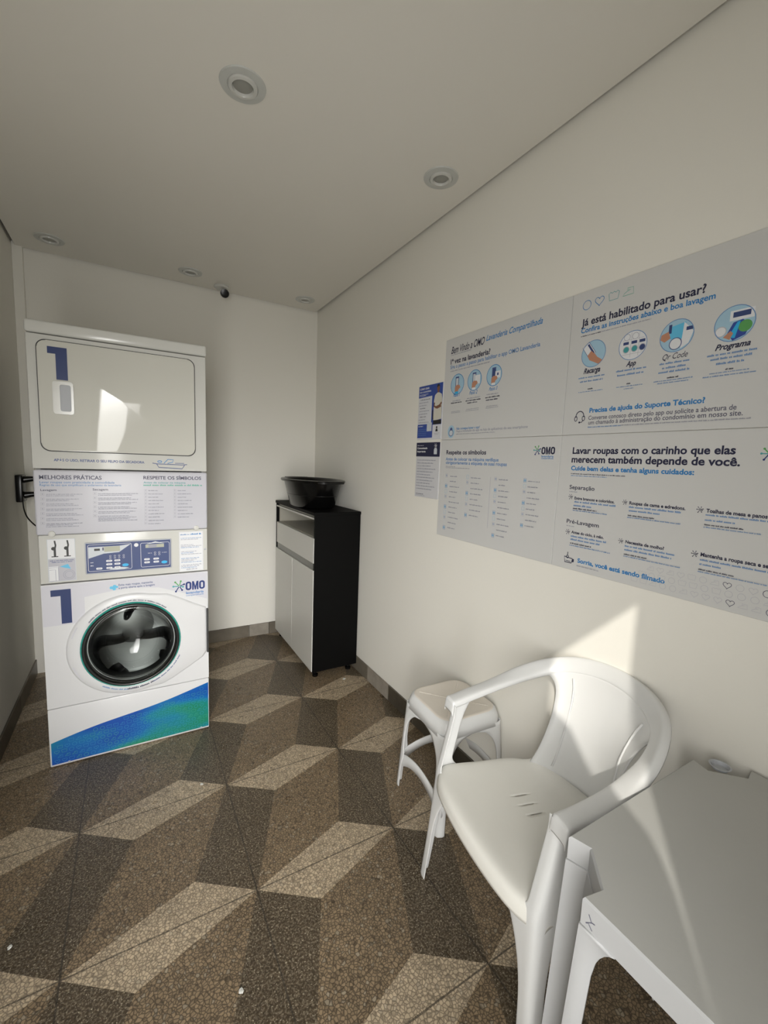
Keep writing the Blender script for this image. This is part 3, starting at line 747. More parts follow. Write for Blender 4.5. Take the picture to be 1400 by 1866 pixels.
# ---------------------------------------------------------------- recessed downlights
DL = [(.338, 1.561, 'largest-looking round recessed ceiling downlight, nearest the viewer on the left'),
      (1.135, 1.57, 'round recessed ceiling downlight near the right wall, above the wall signs'),
      (-.365, 3.20, 'recessed downlight in the far left corner of the ceiling, above the dryer'),
      (.362, 3.20, 'recessed ceiling downlight just left of the security camera'),
      (1.145, 3.22, 'recessed downlight in the far right corner of the ceiling, right of the security camera')]
def downlight():
    t = thing('recessed_downlight', '', 'ceiling light', (0, 0, HC))
    bm = nb(); lathe(bm, [(.072, 0), (.070, -.004), (.048, -.006), (.046, -.004)], (0, 0, HC), 40); obj('trim_ring', bm, TRIMG, t, 40)
    bm = nb(); lathe(bm, [(.046, -.004), (.044, -.010), (.034, -.011), (.031, -.006), (.030, .0)], (0, 0, HC), 40); obj('inner_ring', bm, ENAM, t, 40)
    bm = nb(); r = lathe(bm, [(.030, -.003), (.020, -.006), (.008, -.0075)], (0, 0, HC), 32); cap(bm, r[-1]); obj('lamp_lens', bm, LAMP, t, 40)
    return t
d0 = downlight()
for i, (x, y, lab) in enumerate(DL):
    t = d0 if i == 0 else d0.copy()
    if i:
        COL.objects.link(t)
        for ch in d0.children: c = ch.copy(); COL.objects.link(c); c.parent = t
    t.location = (x, y, HC); t['label'] = lab; t['category'] = 'ceiling light'; t['group'] = 'recessed ceiling downlights'

# ---------------------------------------------------------------- security camera
t = thing('security_camera', 'small white security camera with a black round face, on the ceiling by the back wall', 'camera', (.575, 3.33, HC))
bm = nb(); r = lathe(bm, [(.0, 0), (.048, 0), (.050, -.008), (.044, -.016), (.02, -.02)], (.575, 3.33, HC), 32); cap(bm, r[-1]); obj('base', bm, ENAM, t, 40)
bm = nb(); tube(bm, [(.575, 3.33, HC - .018), (.577, 3.325, HC - .035), (.585, 3.30, HC - .05)], [.016, .011, .012], 12); obj('bracket', bm, ENAM, t, 40)
d = (Vector((0.2, 0.4, 1.2)) - Vector((.59, 3.28, 2.56))).normalized()
bm = nb(); r = lathe(bm, [(.002, -.035), (.018, -.034), (.027, -.026), (.030, -.012), (.030, .014), (.028, .018)], (0, 0, 0), 28); 
Mx = Matrix.Translation((.588, 3.285, 2.567)) @ d.to_track_quat('Z', 'Y').to_matrix().to_4x4(); bm.transform(Mx); hs = obj('housing', bm, ENAM, t, 40)
bm = nb(); r = lathe(bm, [(.0285, .010), (.027, .0185), (.02, .0195), (.009, .020)], (0, 0, 0), 28); cap(bm, r[-1]); bm.transform(Mx); obj('lens_face', bm, BLKP, t, 40)
# cable run of the camera along the ceiling joint
tt = bpy.data.objects

# ---------------------------------------------------------------- stacked washer and dryer
X0, X1, FY = -.357, .325, 2.318
t = thing('stacked_washer_dryer', 'tall white stacked washer and dryer with navy number 1s, by the left wall', 'washing machine', (-.016, 2.66, 0))
MP = lambda u, v, d: (u, FY - d, v)
bm = nb(); y0, y1 = FY + .03, FY + .70
for a, b in (((X0 + .004, y0, .02), (X0 + .02, y1, 1.96)), ((X1 - .02, y0, .02), (X1 - .004, y1, 1.96)), ((X0 + .02, y1 - .02, .02), (X1 - .02, y1, 1.96)),
             ((X0 + .02, y0, 1.94), (X1 - .02, y1 - .02, 1.96)), ((X0 + .02, y0, .02), (X1 - .02, y1 - .02, .04)), ((X0 + .02, y0, .87), (X1 - .02, y1 - .02, .89))): box(bm, a, b)
obj('cabinet', bm, ENAM, t)
obj('top_cover', box(nb(), (X0 - .006, FY - .006, 1.925), (X1 + .003, FY + .70, 1.975), .010, seg=3), ENAM, t, 40)
obj('dryer_front', box(nb(), (X0 - .004, FY, 1.368), (X1, FY + .03, 1.922), .006), ENAM, t, 40)
# dryer door: gasket groove round a proud plate
oc = rrect(-.328, 1.442, .275, 1.902, .035, 8)
dg = obj('dryer_door', plate(rrect(-.324, 1.446, .271, 1.898, .032, 8), FY - .012, FY + .004, .004), ENAMG, t, 40)
obj('door_gasket', plate(oc, FY - .004, FY + .002), SEAM, dg)
hd = obj('door_handle', ring_plate(rrect(-.277, 1.600, -.205, 1.736, .012, 4), rrect(-.252, 1.612, -.214, 1.722, .008, 4), FY - .019, FY - .012), ENAM, dg, 30)
obj('handle_recess', plate(rrect(-.252, 1.612, -.214, 1.722, .008, 4), FY - .0135, FY - .012), LGREY, hd)
p = Print(MP); p.d = .0127
p.poly([(-.289, 1.874), (-.289, 1.846), (-.262, 1.846), (-.262, 1.742), (-.2225, 1.742), (-.2225, 1.874)], 'one'); p.done('number_one', dg)
pr = [q for q in DATA['DR']]; artwork(pr, MP, t, ('heading',))
# instruction panel with overhanging rounded lip
ip = obj('instruction_panel', box(nb(), (X0 - .002, FY - .010, 1.082), (X1, FY + .03, 1.364), .009, seg=3), LILAC, t, 40)
for x in (-.305, .272):
    bm = nb(); lathe(bm, [(.012, -.0145), (.013, -.009)], (x, FY, 1.088), 20, 'Y'); r = lathe(bm, [(.006, -.0165), (.012, -.0145)], (x, FY, 1.088), 20, 'Y'); cap(bm, r[0]); obj('screw_cap', bm, ENAM, ip, 30)
artwork(DATA['IP'], lambda u, v, d: (u, FY - .010 - d, v), ip, ('heading',))
# control panel
cp = obj('control_panel', box(nb(), (X0 + .002, FY + .004, .864), (X1, FY + .035, 1.080), .004), ENAM, t, 40)
CPP = lambda u, v, d: (u, FY + .004 - d, v)
obj('display_frame', plate(rrect(-.192, .893, .160, 1.040, .006, 4), FY - .001, FY + .004, .001), LGREY, cp, 30)
p = Print(lambda u, v, d: (u, FY - .001 - d, v)); p.d = .0003
p.rect(-.187, .898, .155, 1.035, 'panel')
p.stroke(rrect(-.180, .906, -.010, 1.028, .006, 3), .0016, 'white', True); p.stroke(rrect(.028, .908, .150, 1.024, .006, 3), .0016, 'white', True)
p.poly([(-.178, 1.018), (-.06, 1.018), (-.012, 1.024), (-.06, .988), (-.12, .985), (-.178, .966)], 'pale')
p.poly([(-.10, .910), (-.05, .905), (-.02, .912), (-.05, .917), (-.09, .915)], 'pale'); p.poly([(.05, 1.018), (.09, 1.022), (.13, 1.018), (.09, 1.03)], 'pale')
p.rect(-.118, .993, -.056, 1.017, 'lcd'); p.rect(-.156, 1.0, -.134, 1.010, 'black'); p.rect(-.125, 1.0, -.119, 1.014, 'dgrey')
p.rect(.048, 1.0, .127, 1.016, 'lcd'); p.rect(.060, 1.002, .095, 1.014, 'grey')
for x in (-.095, -.077, -.060, -.042):
    p.ring(x, .972, .0035, .001, 'white', n=8); p.ring(x, .962, .0035, .001, 'white', n=8)
for x in (.088, .106): p.ring(x, .975, .004, .001, 'white', n=8); p.ring(x, .965, .004, .001, 'white', n=8)
p.fine(.058, .076, .972, .004, 'lgrey'); p.fine(.118, .138, .972, .004, 'lgrey')
for a, b in ((-.172, .945), (-.172, .930)): p.fine(a, a + .014, b, .004, 'white')
p.disc(.010, 1.017, .009, 'white', n=16); p.done('display_print', cp)
for x, z in ((-.100, .950), (-.068, .950), (-.100, .934), (-.068, .934), (-.100, .917), (-.068, .917), (-.139, .917), (.053, .945), (.092, .945), (.053, .930), (.092, .930)):
    p = Print(lambda u, v, d: (u, FY - .001 - d, v)); p.d = .0012
    p.poly(rrect(x - .012, z - .0045, x + .012, z + .0045, .004, 3), 'white'); p.rect(x - .007, z - .001, x + .007, z + .0012, 'grey'); p.done('button', cp)
for x in (-.036, .127):
    p = Print(lambda u, v, d: (u, FY - .001 - d, v)); p.d = .0012; p.disc(x, .9255, .013, 'cyan', ry=.007); p.done('start_button', cp)
# left pictogram sticker and right notice sticker
p = Print(CPP); p.d = .0004
p.rect(-.326, .872, -.226, 1.062, 'pale'); p.rect(-.324, .975, -.228, 1.060, 'white'); p.rect(-.324, .874, -.228, .973, 'lgrey'); p.rect(-.323, .876, -.29, .94, 'white')
for x in (-.300, -.255):
    p.rect(x - .012, .982, x + .012, .986, 'black'); p.rect(x - .0035, .984, x + .0045, 1.02, 'black'); p.stroke([(x + .001, 1.018), (x + .004, 1.034), (x + .001, 1.055)], .006, 'black'); p.disc(x - .004, 1.02, .008, 'black', n=12)
p.fine(-.318, -.235, .964, .004, 'dblue'); p.fine(-.312, -.24, .957, .004, 'dblue')
p.poly([(-.285, .938), (-.255, .948), (-.245, .925), (-.262, .93)], 'wave'); p.ring(-.252, .900, .021, .0015, 'grey'); p.ring(-.252, .900, .015, .0015, 'grey'); p.stroke([(-.322, .935), (-.29, .935), (-.29, .876)], .0015, 'grey'); p.stroke([(-.322, .925), (-.3, .925), (-.3, .876)], .0015, 'grey')
p.done('pictogram_sticker', cp)
p = Print(CPP); p.d = .0004
p.rect(.194, .868, .305, 1.069, 'white'); p.stroke([(.196, .870), (.303, .870), (.303, 1.067), (.196, 1.067)], .001, 'lgrey', True)
p.fine(.20, .245, 1.052, .006, 'mblue'); p.fine(.248, .293, 1.052, .008, 'blue')
for i, n in enumerate((2, 3, 3, 4, 3)):
    for k in range(n): p.fine(.202, .296 - .012 * ((i * 3 + k * 5) % 4), 1.035 - i * .034 - k * .0068, .0038, 'grey' if (i + k) % 3 else 'mblue')
p.fine(.225, .275, .876, .005, 'grey'); p.done('notice_sticker', cp)
bm = nb(); r = lathe(bm, [(.003, .002), (.0055, .003), (.006, .005)], (.314, FY, .975), 14, 'Y'); cap(bm, r[0]); obj('screw', bm, LGREY, cp)
# washer front with a round opening
NS = 64; CX, CZ = -.016, .538
def circ(r, n=NS, cx=CX, cz=CZ): return [(cx + r * math.cos(2 * math.pi * i / n), cz + r * math.sin(2 * math.pi * i / n)) for i in range(n)]
def rect_ring(x0, z0, x1, z1, n=NS):
    out = []
    for i in range(n):
        a = 2 * math.pi * i / n; c, s_ = math.cos(a), math.sin(a)
        k = min(((x1 - CX) / c if c > 1e-9 else (x0 - CX) / c if c < -1e-9 else 9), ((z1 - CZ) / s_ if s_ > 1e-9 else (z0 - CZ) / s_ if s_ < -1e-9 else 9)); out.append((CX + c * k, CZ + s_ * k))
    for X, Zc in ((x0, z0), (x0, z1), (x1, z0), (x1, z1)):
        j = min(range(n), key=lambda i: (out[i][0] - X) ** 2 + (out[i][1] - Zc) ** 2); out[j] = (X, Zc)
    return out
wf = obj('washer_front', ring_plate(rect_ring(X0 + .002, .286, X1, .860), circ(.180), FY, FY + .03), ENAM2, t, 30)
p = Print(MP); p.d = .0004
p.rect(X0 + .004, .672, -.20, .856, 'print_lilac'); INK['print_lilac'] = LILAC
p.poly([(-.20, .856), (-.20, .79), (-.03, .815), (.10, .80), (.22, .755), (.321, .715), (.321, .856)], 'print_lilac'); p.done('tinted_band', wf)
p = Print(MP); p.d = .0010
p.poly([(-.322, .835), (-.322, .806), (-.287, .806), (-.287, .678), (-.249, .678), (-.249, .835)], 'one'); p.done('number_one', wf)
artwork([q[:0] + q for q in DATA['WF']], lambda u, v, d: (u, FY - .0008 - d, v), wf, ('heading',))
# pale raised surround of the door, drawn out to the hinge side
pts = []
for i in range(NS):
    a = 2 * math.pi * i / NS; x, z = CX + .262 * math.cos(a), CZ + .248 * math.sin(a)
    pts.append((x, z))
hull = [q for q in pts if q[0] < CX + .05] ; 
up = sorted([q for q in pts if q[0] < CX + .08 and q[1] > CZ], key=lambda q: q[0]); lo = sorted([q for q in pts if q[0] < CX + .08 and q[1] <= CZ], key=lambda q: -q[0])
outl = lo + up + [(.14, .765), (.20, .735), (.26, .700), (.312, .675), (.318, .668), (.318, .425), (.312, .416), (.24, .372), (.16, .325), (.11, .303)]
def resample_polar(poly, n=NS):
    out = []
    for i in range(n):
        a = 2 * math.pi * i / n; c, s_ = math.cos(a), math.sin(a); best = 0
        for j in range(len(poly)):
            (x1, z1), (x2, z2) = poly[j], poly[(j + 1) % len(poly)]
            x1 -= CX; x2 -= CX; z1 -= CZ; z2 -= CZ; den = (x2 - x1) * s_ - (z2 - z1) * c
            if abs(den) < 1e-12: continue
            tt_ = (x1 * s_ - z1 * c) / -den if False else (z1 * c - x1 * s_) / den
            if -1e-6 <= tt_ <= 1 + 1e-6:
                px, pz = x1 + (x2 - x1) * tt_, z1 + (z2 - z1) * tt_; k = px * c + pz * s_
                if k > best: best = k
        out.append((CX + c * best, CZ + s_ * best))
    return out
so_ = resample_polar(outl)
sh = lambda pl, k: [(CX + (x - CX) * k, CZ + (z - CZ) * k) for x, z in pl]
bm = nb(); rows = [[(x, y, z) for x, z in pl] for pl, y in ((so_, FY), (sh(so_, .985), FY - .009), (sh(so_, .965), FY - .012), (circ(.222), FY - .016), (circ(.207), FY - .014), (circ(.204), FY), (circ(.185), FY + .004))]
grid(bm, rows, closed=True); wd = obj('washer_door', bm, ENAM2, t, 50)
bm = nb(); lathe(bm, [(.207, -.012), (.209, -.017), (.206, -.022), (.201, -.020), (.200, -.010)], (CX, FY, CZ), 64, 'Y'); obj('teal_rim', bm, TEALM, wd, 60)
bm = nb(); lathe(bm, [(.202, -.010), (.203, -.022), (.199, -.028), (.193, -.030), (.188, -.026), (.184, -.010), (.180, .02), (.172, .06)], (CX, FY, CZ), 64, 'Y'); obj('black_rim', bm, BAFFLE, wd, 60)
bm = nb(); r = lathe(bm, [(.190, -.027), (.184, -.032), (.174, -.030), (.166, .0), (.152, .05), (.125, .095), (.08, .118), (.02, .125)], (CX, FY, CZ), 64, 'Y'); cap(bm, r[-1]); obj('glass_bowl', bm, GLASSM, wd, 60)
bm = nb(); lathe(bm, [(.20, .05), (.26, .055), (.265, .08), (.265, .24), (.24, .26), (.10, .268)], (CX, FY, CZ), 64, 'Y')
r = lathe(bm, [(.10, .268), (.05, .262), (.02, .260)], (CX, FY, CZ), 64, 'Y'); cap(bm, r[-1]); dr = obj('drum', bm, DRUM, t, 40)
for a0 in (238, 304, 112):
    bm = nb(); rows = []
    for i in range(13):
        k = i / 12; rr = .06 + .185 * k; a = math.radians(a0 + 34 * math.sin(k * 3.0) * (1 if a0 == 304 else -1)); w_ = .018 + .008 * k
        cxr, czr = CX + rr * math.cos(a), CZ + rr * math.sin(a); tx_, tz_ = -math.sin(a), math.cos(a)
        rows.append([(cxr + tx_ * w_ * q_, FY + y, czr + tz_ * w_ * q_) for q_, y in ((-1.15, .266), (-1, .215), (-.5, .19), (0, .18), (.5, .19), (1, .215), (1.15, .266))])
    grid(bm, rows); obj('baffle', bm, BAFFLE, dr, 50)
for a0 in (242, 300):
    bm = nb(); rows = []
    for i in range(9):
        k = i / 8; y = .08 + .17 * k; a = math.radians(a0 + 16 * math.sin(k * 2.6)); row = []
        for da, rr in ((-9, .264), (-6, .225), (0, .205), (6, .225), (9, .264)): row.append((CX + rr * math.cos(a + math.radians(da)), FY + y, CZ + rr * math.sin(a + math.radians(da))))
        rows.append(row)
    grid(bm, rows); obj('baffle', bm, BAFFLE, dr, 50)
bm = nb(); box(bm, (X1 - .009, FY - .015, .430), (X1 - .001, FY, .665), .002); obj('hinge_strip', bm, SEAM, wd)
p = Print(lambda u, v, d: (u, FY - .0168 - d, v))
def arc_print(p, r, a0, a1, h, k, up=True):
    rnd = random.Random(5); a = a0; sgn = -1 if up else 1
    while (a > a1) if up else (a < a1):
        for c in range(rnd.choice((2, 4, 6, 7, 8))):
            if (a <= a1) if up else (a >= a1): break
            ra, rb = math.radians(a), math.radians(a + sgn * math.degrees(h * .5 / r)); hh = h * rnd.choice((.75, .75, 1)); r0, r1_ = (r, r + hh) if up else (r + h * .9, r + h * .9 - hh)
            p.poly([(CX + r0 * math.cos(ra), CZ + r0 * math.sin(ra)), (CX + r0 * math.cos(rb), CZ + r0 * math.sin(rb)), (CX + r1_ * math.cos(rb), CZ + r1_ * math.sin(rb)), (CX + r1_ * math.cos(ra), CZ + r1_ * math.sin(ra))], k)
            a += sgn * math.degrees(h * .68 / r)
        a += sgn * math.degrees(h * .6 / r)
arc_print(p, .214, 142, 48, .0062, 'dgrey'); p.done('ring_lettering', wd); p = Print(lambda u, v, d: (u, FY - .0168 - d, v)); arc_print(p, .219, 235, 263, .0062, 'mblue', False); arc_print(p, .217, 263, 292, .0085, 'navy', False); arc_print(p, .219, 292, 335, .0062, 'dblue', False)
for e in p.bm.verts: pass
p.done('ring_lettering', wd)
for a0, a1 in ((40, 10), (150, 163), (197, 215), (312, 345)):
    p = Print(lambda u, v, d: (u, FY - .0130 - d, v)); n = 8; A0, A1 = math.radians(a0), math.radians(a1)
    p.poly([(CX + .250 * math.cos(A0 + (A1 - A0) * i / n), CZ + .236 * math.sin(A0 + (A1 - A0) * i / n)) for i in range(n + 1)] + [(CX + .226 * math.cos(A1 + (A0 - A1) * i / n), CZ + .224 * math.sin(A1 + (A0 - A1) * i / n)) for i in range(n + 1)], 'print_lilac'); p.done('tinted_patch', wd)
# kick panel with printed wave and laundry symbols
kp = obj('kick_panel', box(nb(), (X0 + .001, FY, .004), (X1, FY + .03, .282), .005), ENAM2, t, 40)
WM = bpy.data.materials.new('blue_green_wave_print'); WM.use_nodes = True; nt = WM.node_tree; N = nt.nodes; b = N['Principled BSDF']; b.inputs['Roughness'].default_value = .3
tc = N.new('ShaderNodeTexCoord'); mp = N.new('ShaderNodeMapping'); mp.inputs['Rotation'].default_value = (0, math.radians(10), 0); mp.inputs['Scale'].default_value = (3.2, 1, 10)
nt.links.new(tc.outputs['Object'], mp.inputs[0]); ns = N.new('ShaderNodeTexNoise'); ns.inputs['Scale'].default_value = .8; ns.inputs['Detail'].default_value = 1.0; nt.links.new(mp.outputs[0], ns.inputs['Vector'])
cr = N.new('ShaderNodeValToRGB'); e = cr.color_ramp.elements
e[0].position = .36; e[0].color = (0.001, 0.07, 0.37, 1); e[1].position = .66; e[1].color = (0.01, 0.21, 0.08, 1)
for pos, c in ((.46, (0.003, 0.13, 0.40, 1)), (.52, (0.006, 0.20, 0.31, 1)), (.58, (0.008, 0.22, 0.18, 1))): x = e.new(pos); x.color = c
nt.links.new(ns.outputs[0], cr.inputs[0]); nt.links.new(cr.outputs[0], b.inputs['Base Color'])
def wtop(u): k = (u - X0) / (X1 - X0); return .118 + .138 * k + .006 * math.sin(k * 7)
p = Print(MP); p.d = .0005; n = 30
INK['wavem'] = WM; p.poly([(X0 + .008, .014), (X1 - .004, .014)] + [(X1 - .004 - (X1 - X0 - .012) * i / n, wtop(X1 - .004 - (X1 - X0 - .012) * i / n)) for i in range(n + 1)], 'wavem'); p.done('wave_print', kp)
p = Print(MP); p.d = .0009; INK['line_a'] = mat('ink_pale_line', (0.06, 0.30, 0.50), .4, mottle=(20, .02)); INK['line_b'] = mat('ink_green_line', (0.09, 0.38, 0.28), .4, mottle=(20, .02))
rnd = random.Random(3); z = .028; row = 0
while z < .26:
    u = X0 + .028 + (row % 2) * .012
    while u < X1 - .02:
        if z + .012 < wtop(u - .012): care_icon(p, rnd.randrange(4), u, z, .0085, .0011, 'line_a' if (int(u * 17 + z * 23) % 3) else 'line_b')
        u += .0275
    z += .0225; row += 1
p.done('laundry_symbols', kp)
for x in (-.285, .285):
    bm = nb(); r = lathe(bm, [(.003, -.0025), (.006, -.0015), (.0065, .001)], (x, FY, .012), 14, 'Y'); cap(bm, r[0]); obj('screw', bm, LGREY, kp)
for x in (X0 + .06, X1 - .06):
    for y in (FY + .08, FY + .62):
        bm = nb(); lathe(bm, [(.02, 0), (.02, .006), (.012, .008), (.012, .022)], (x, y, 0), 16); obj('foot', bm, BLKP, t)
# black plug box between wall and machine
t = thing('power_socket', 'small black power socket box with two plugs on the wall left of the dryer', 'power socket', (-.555, 3.2, 1.15))
obj('body', box(nb(), (XL, 3.145, 1.145), (-.537, 3.255, 1.300), .006), BLKP, t, 40)
for z in (1.275, 1.185):
    bm = nb(); tube(bm, [(-.540, 3.20, z - .004), (-.515, 3.20, z), (-.48, 3.20, z + .004)], [.020, .017, .012], 12); obj('plug', bm, BLKP, t, 40)
bm = nb(); tube(bm, catmull([(-.545, 3.18, 1.15), (-.540, 3.17, 1.10), (-.52, 3.15, 1.05), (-.47, 3.12, 1.00), (-.40, 3.08, .985)], 5), .0035, 8); obj('cable', bm, BLKP, t, 60)
bm = nb(); tube(bm, [(-.40, 2.74, .006), (-.37, 2.86, .006), (-.345, 2.98, .006)], .005, 8)
o = obj('drain_hose', bm, ENAM, None, 60); o['label'] = 'thin white hose end on the floor behind the left edge of the washer'; o['category'] = 'hose'

# ---------------------------------------------------------------- cabinet
cx0, cx1, cy0, cy1, cz0, cz1 = .995, 1.318, 2.55, 3.40, .050, 1.115
t = thing('storage_cabinet', 'black storage cabinet with white doors and a white drawer standing against the right wall', 'cabinet', (1.15, 2.95, 0))
obj('side_panel', box(nb(), (cx0, cy0, cz0), (cx1, cy0 + .018, cz1 - .02), .001), BLACK, t); obj('side_panel', box(nb(), (cx0, cy1 - .018, cz0), (cx1, cy1, cz1 - .02), .001), BLACK, t)
obj('top_panel', box(nb(), (cx0 - .006, cy0 - .003, cz1 - .02), (cx1 + .002, cy1 + .003, cz1), .002), BLACK, t)
obj('back_panel', bxo((cx1 - .006, cy0 + .018, cz0), (cx1, cy1 - .018, cz1 - .02)), NICHE, t); obj('bottom_panel', bxo((cx0 + .02, cy0 + .018, cz0), (cx1 - .006, cy1 - .018, cz0 + .018)), BLACK, t)
obj('niche_shelf', bxo((cx0 + .02, cy0 + .018, .935), (cx1 - .006, cy1 - .018, .950)), NICHE, t)
obj('niche_lining', bxo((cx0 + .02, cy1 - .030, .950), (cx1 - .006, cy1 - .018, 1.09)), NICHE, t); obj('niche_lining', bxo((cx0 + .02, cy0 + .018, .950), (cx1 - .006, cy0 + .024, 1.09)), NICHE, t)
obj('top_rail', bxo((cx0 - .001, cy0 + .018, 1.068), (cx0 + .016, cy1 - .018, 1.079)), WMEL, t)
dw = obj('drawer', box(nb(), (cx0 - .004, cy0 + .008, .785), (cx0 + .014, cy1 - .035, .948), .002), WMEL, t)
obj('handle_groove', box(nb(), (cx0 + .002, cy0 + .008, .740), (cx0 + .012, cy1 - .035, .784), .002), ALU, t)
ym = (cy0 + cy1) / 2
for a, b in ((cy0 + .006, ym - .0015), (ym + .0015, cy1 - .012)): obj('door', box(nb(), (cx0 - .005, a, cz0 + .004), (cx0 + .013, b, .738), .002), WMEL, t)
for x in (cx0 + .04, cx1 - .04):
    for y in (cy0 + .05, cy1 - .05):
        bm = nb(); lathe(bm, [(.0, 0), (.019, .0), (.020, .014), (.010, .02), (.010, .045), (.022, .047), (.022, .056)], (x, y, 0), 16); obj('foot', bm, BLKP, t, 40)
# black basin
t = thing('laundry_basin', 'large black plastic basin with a rolled rim standing on top of the cabinet', 'basin', (1.115, 2.93, cz1))
bm = nb(); C0 = (1.115, 2.93, cz1 + .001); sy = 1.75
r = lathe(bm, [(.0, .004), (.125, .004), (.135, .012), (.172, .175), (.176, .190), (.186, .196), (.200, .194), (.203, .186), (.199, .178), (.192, .180), (.180, .178), (.142, .010), (.13, .0), (.0, .0)], C0, 56, sy=sy)
obj('tub', bm, BLKP, t, 50)
for s_ in (-1, 1):
    bm = nb(); rows = []
    for i in range(9):
        a = math.radians(-24 + 48 * i / 8) + (math.pi / 2 if s_ > 0 else -math.pi / 2)
        rows.append([(C0[0] + rr * math.cos(a), C0[1] + rr * sy * math.sin(a) if rr < .21 else C0[1] + (.2 * sy + rr - .2) * math.sin(a), C0[2] + z) for rr, z in ((.198, .192), (.222, .196), (.228, .19), (.226, .178), (.198, .176))])
    grid(bm, rows, closed=False); obj('handle', bm, BLKP, t, 50)
bm = nb(); lathe(bm, [(.157, .085), (.161, .088), (.160, .094), (.160, .096)], C0, 56, sy=sy); obj('ridge', bm, BLKP, t, 50)

# ---------------------------------------------------------------- signs on the right wall
TH = .006
def board(name, lab, cat, y0, y1, z0, z1, key, m=BOARD, group=None):
    t = thing(name, lab, cat, (XR, (y0 + y1) / 2, (z0 + z1) / 2), group)
    obj('panel', box(nb(), (XR - TH, y0 + .0008, z0 + .0008), (XR, y1 - .0008, z1 - .0008), .0008, seg=1), m, t)
    if key: artwork(DATA[key], lambda u, v, d: (XR - TH - d, -u, v), t, ('heading',))
    return t
G = 'laundry instruction boards on the right wall'
board('instruction_sign', 'upper left wall board headed Bem Vindo, with three round step pictures', 'sign', 1.027, 1.722, 1.567, 2.040, 'UL', group=G)
board('instruction_sign', 'lower left wall board headed Respeite os símbolos, with columns of tiny laundry symbols', 'sign', 1.027, 1.722, 1.098, 1.567, 'BL', group=G)
board('instruction_sign', 'upper right wall board headed Já está habilitado para usar, with four round pictures', 'sign', .332, 1.027, 1.567, 2.040, 'UR', group=G)
t = board('instruction_sign', 'lower right wall board headed Lavar roupas com o carinho, with bulleted washing advice', 'sign', .332, 1.027, 1.098, 1.567, 'BR', group=G)
p = Print(lambda u, v, d: (XR - TH - d, -u, v)); p.d = .0003
rnd = random.Random(11)
for row in range(3):
    u = -.70 + row * -.022 + .02
    while u < -.345:
        j = rnd.random(); care_icon(p, rnd.randrange(4), u, 1.166 - .0 - row * .022, .0085, .0009 if j < .85 else .0014, 'lgrey' if j < .85 else 'dgrey')
        u += .0275
p.done('symbol_border', t)
# small poster with a man and the notice below it
t = board('notice_poster', 'small blue and white poster showing a man in a cream shirt', 'poster', 1.728, 1.935, 1.573, 1.850, None, mat('poster_paper', (.66, .67, .70), .5, mottle=(6, .02)))
WP = lambda u, v, d: (XR - TH - d, -u, v)
p = Print(WP); p.d = .0003
p.poly([(-1.933, 1.789), (-1.813, 1.792), (-1.730, 1.792), (-1.730, 1.848), (-1.933, 1.848)], 'royal'); p.rect(-1.815, 1.646, -1.730, 1.795, 'royal'); p.done('blue_header', t)
p = Print(WP); p.d = .0006
p.text('COMO USAR', -1.925, -1.842, 1.829, .009, 'white', .03); p.text('SUA LAVANDERIA', -1.925, -1.825, 1.814, .007, 'white', .02); p.fine(-1.925, -1.85, 1.803, .004, 'white'); p.fine(-1.925, -1.87, 1.797, .004, 'white'); p.done('heading', t)
p = Print(WP); p.d = .0006
for i in range(9): p.fine(-1.925 if i % 3 else -1.915, -1.835 - .012 * ((i * 5) % 4), 1.776 - i * .0145, .0045, 'grey' if i % 3 else 'dgrey')
p.done('small_print', t)
p = Print(WP); p.d = .0008
p.disc(-1.765, 1.822, .011, 'dskin', ry=.015); p.poly([(-1.778, 1.828), (-1.774, 1.842), (-1.760, 1.844), (-1.753, 1.830), (-1.76, 1.834)], 'black'); p.rect(-1.772, 1.797, -1.758, 1.812, 'dskin')
p.poly([(-1.798, 1.765), (-1.790, 1.792), (-1.772, 1.802), (-1.758, 1.802), (-1.736, 1.792), (-1.731, 1.77), (-1.731, 1.672), (-1.797, 1.665)], 'shirt')
p.stroke([(-1.792, 1.755), (-1.795, 1.738), (-1.77, 1.728), (-1.738, 1.735)], .010, 'dskin'); p.stroke([(-1.735, 1.752), (-1.75, 1.738), (-1.785, 1.730)], .010, 'dskin')
p.rect(-1.797, 1.648, -1.731, 1.668, 'black'); p.stroke([(-1.806, 1.72), (-1.80, 1.672)], .008, 'black'); p.done('printed_person', t)
p = Print(WP); p.d = .0008
p.rect(-1.932, 1.582, -1.800, 1.652, 'royal'); p.fine(-1.925, -1.885, 1.640, .005, 'white')
for i in range(4): p.fine(-1.925, -1.85, 1.625 - i * .010, .003, 'mblue')
p.rect(-1.848, 1.615, -1.806, 1.658, 'pale'); p.done('blue_box', t)
p = Print(WP); p.d = .0006
p.disc(-1.765, 1.632, .006, 'black', n=14); p.poly([(-1.775, 1.612), (-1.771, 1.625), (-1.759, 1.625), (-1.755, 1.612)], 'black'); p.fine(-1.785, -1.742, 1.602, .003, 'grey'); p.fine(-1.78, -1.75, 1.596, .003, 'grey'); p.done('person_pictogram', t)
t = board('notice_poster', 'white notice sheet with a dark navy heading strip, below the small blue poster', 'poster', 1.729, 1.934, 1.272, 1.558, None, mat('poster_paper_grey', (.62, .62, .64), .5, mottle=(6, .02)))
p = Print(WP); p.d = .0003; p.rect(-1.934, 1.486, -1.729, 1.558, 'navy'); p.done('navy_strip', t)
p = Print(WP); p.d = .0006; p.fine(-1.925, -1.87, 1.541, .005, 'lgrey'); p.text('Comunicado', -1.925, -1.835, 1.525, .009, 'white', .02); p.text('importante', -1.925, -1.85, 1.508, .009, 'white', .02)
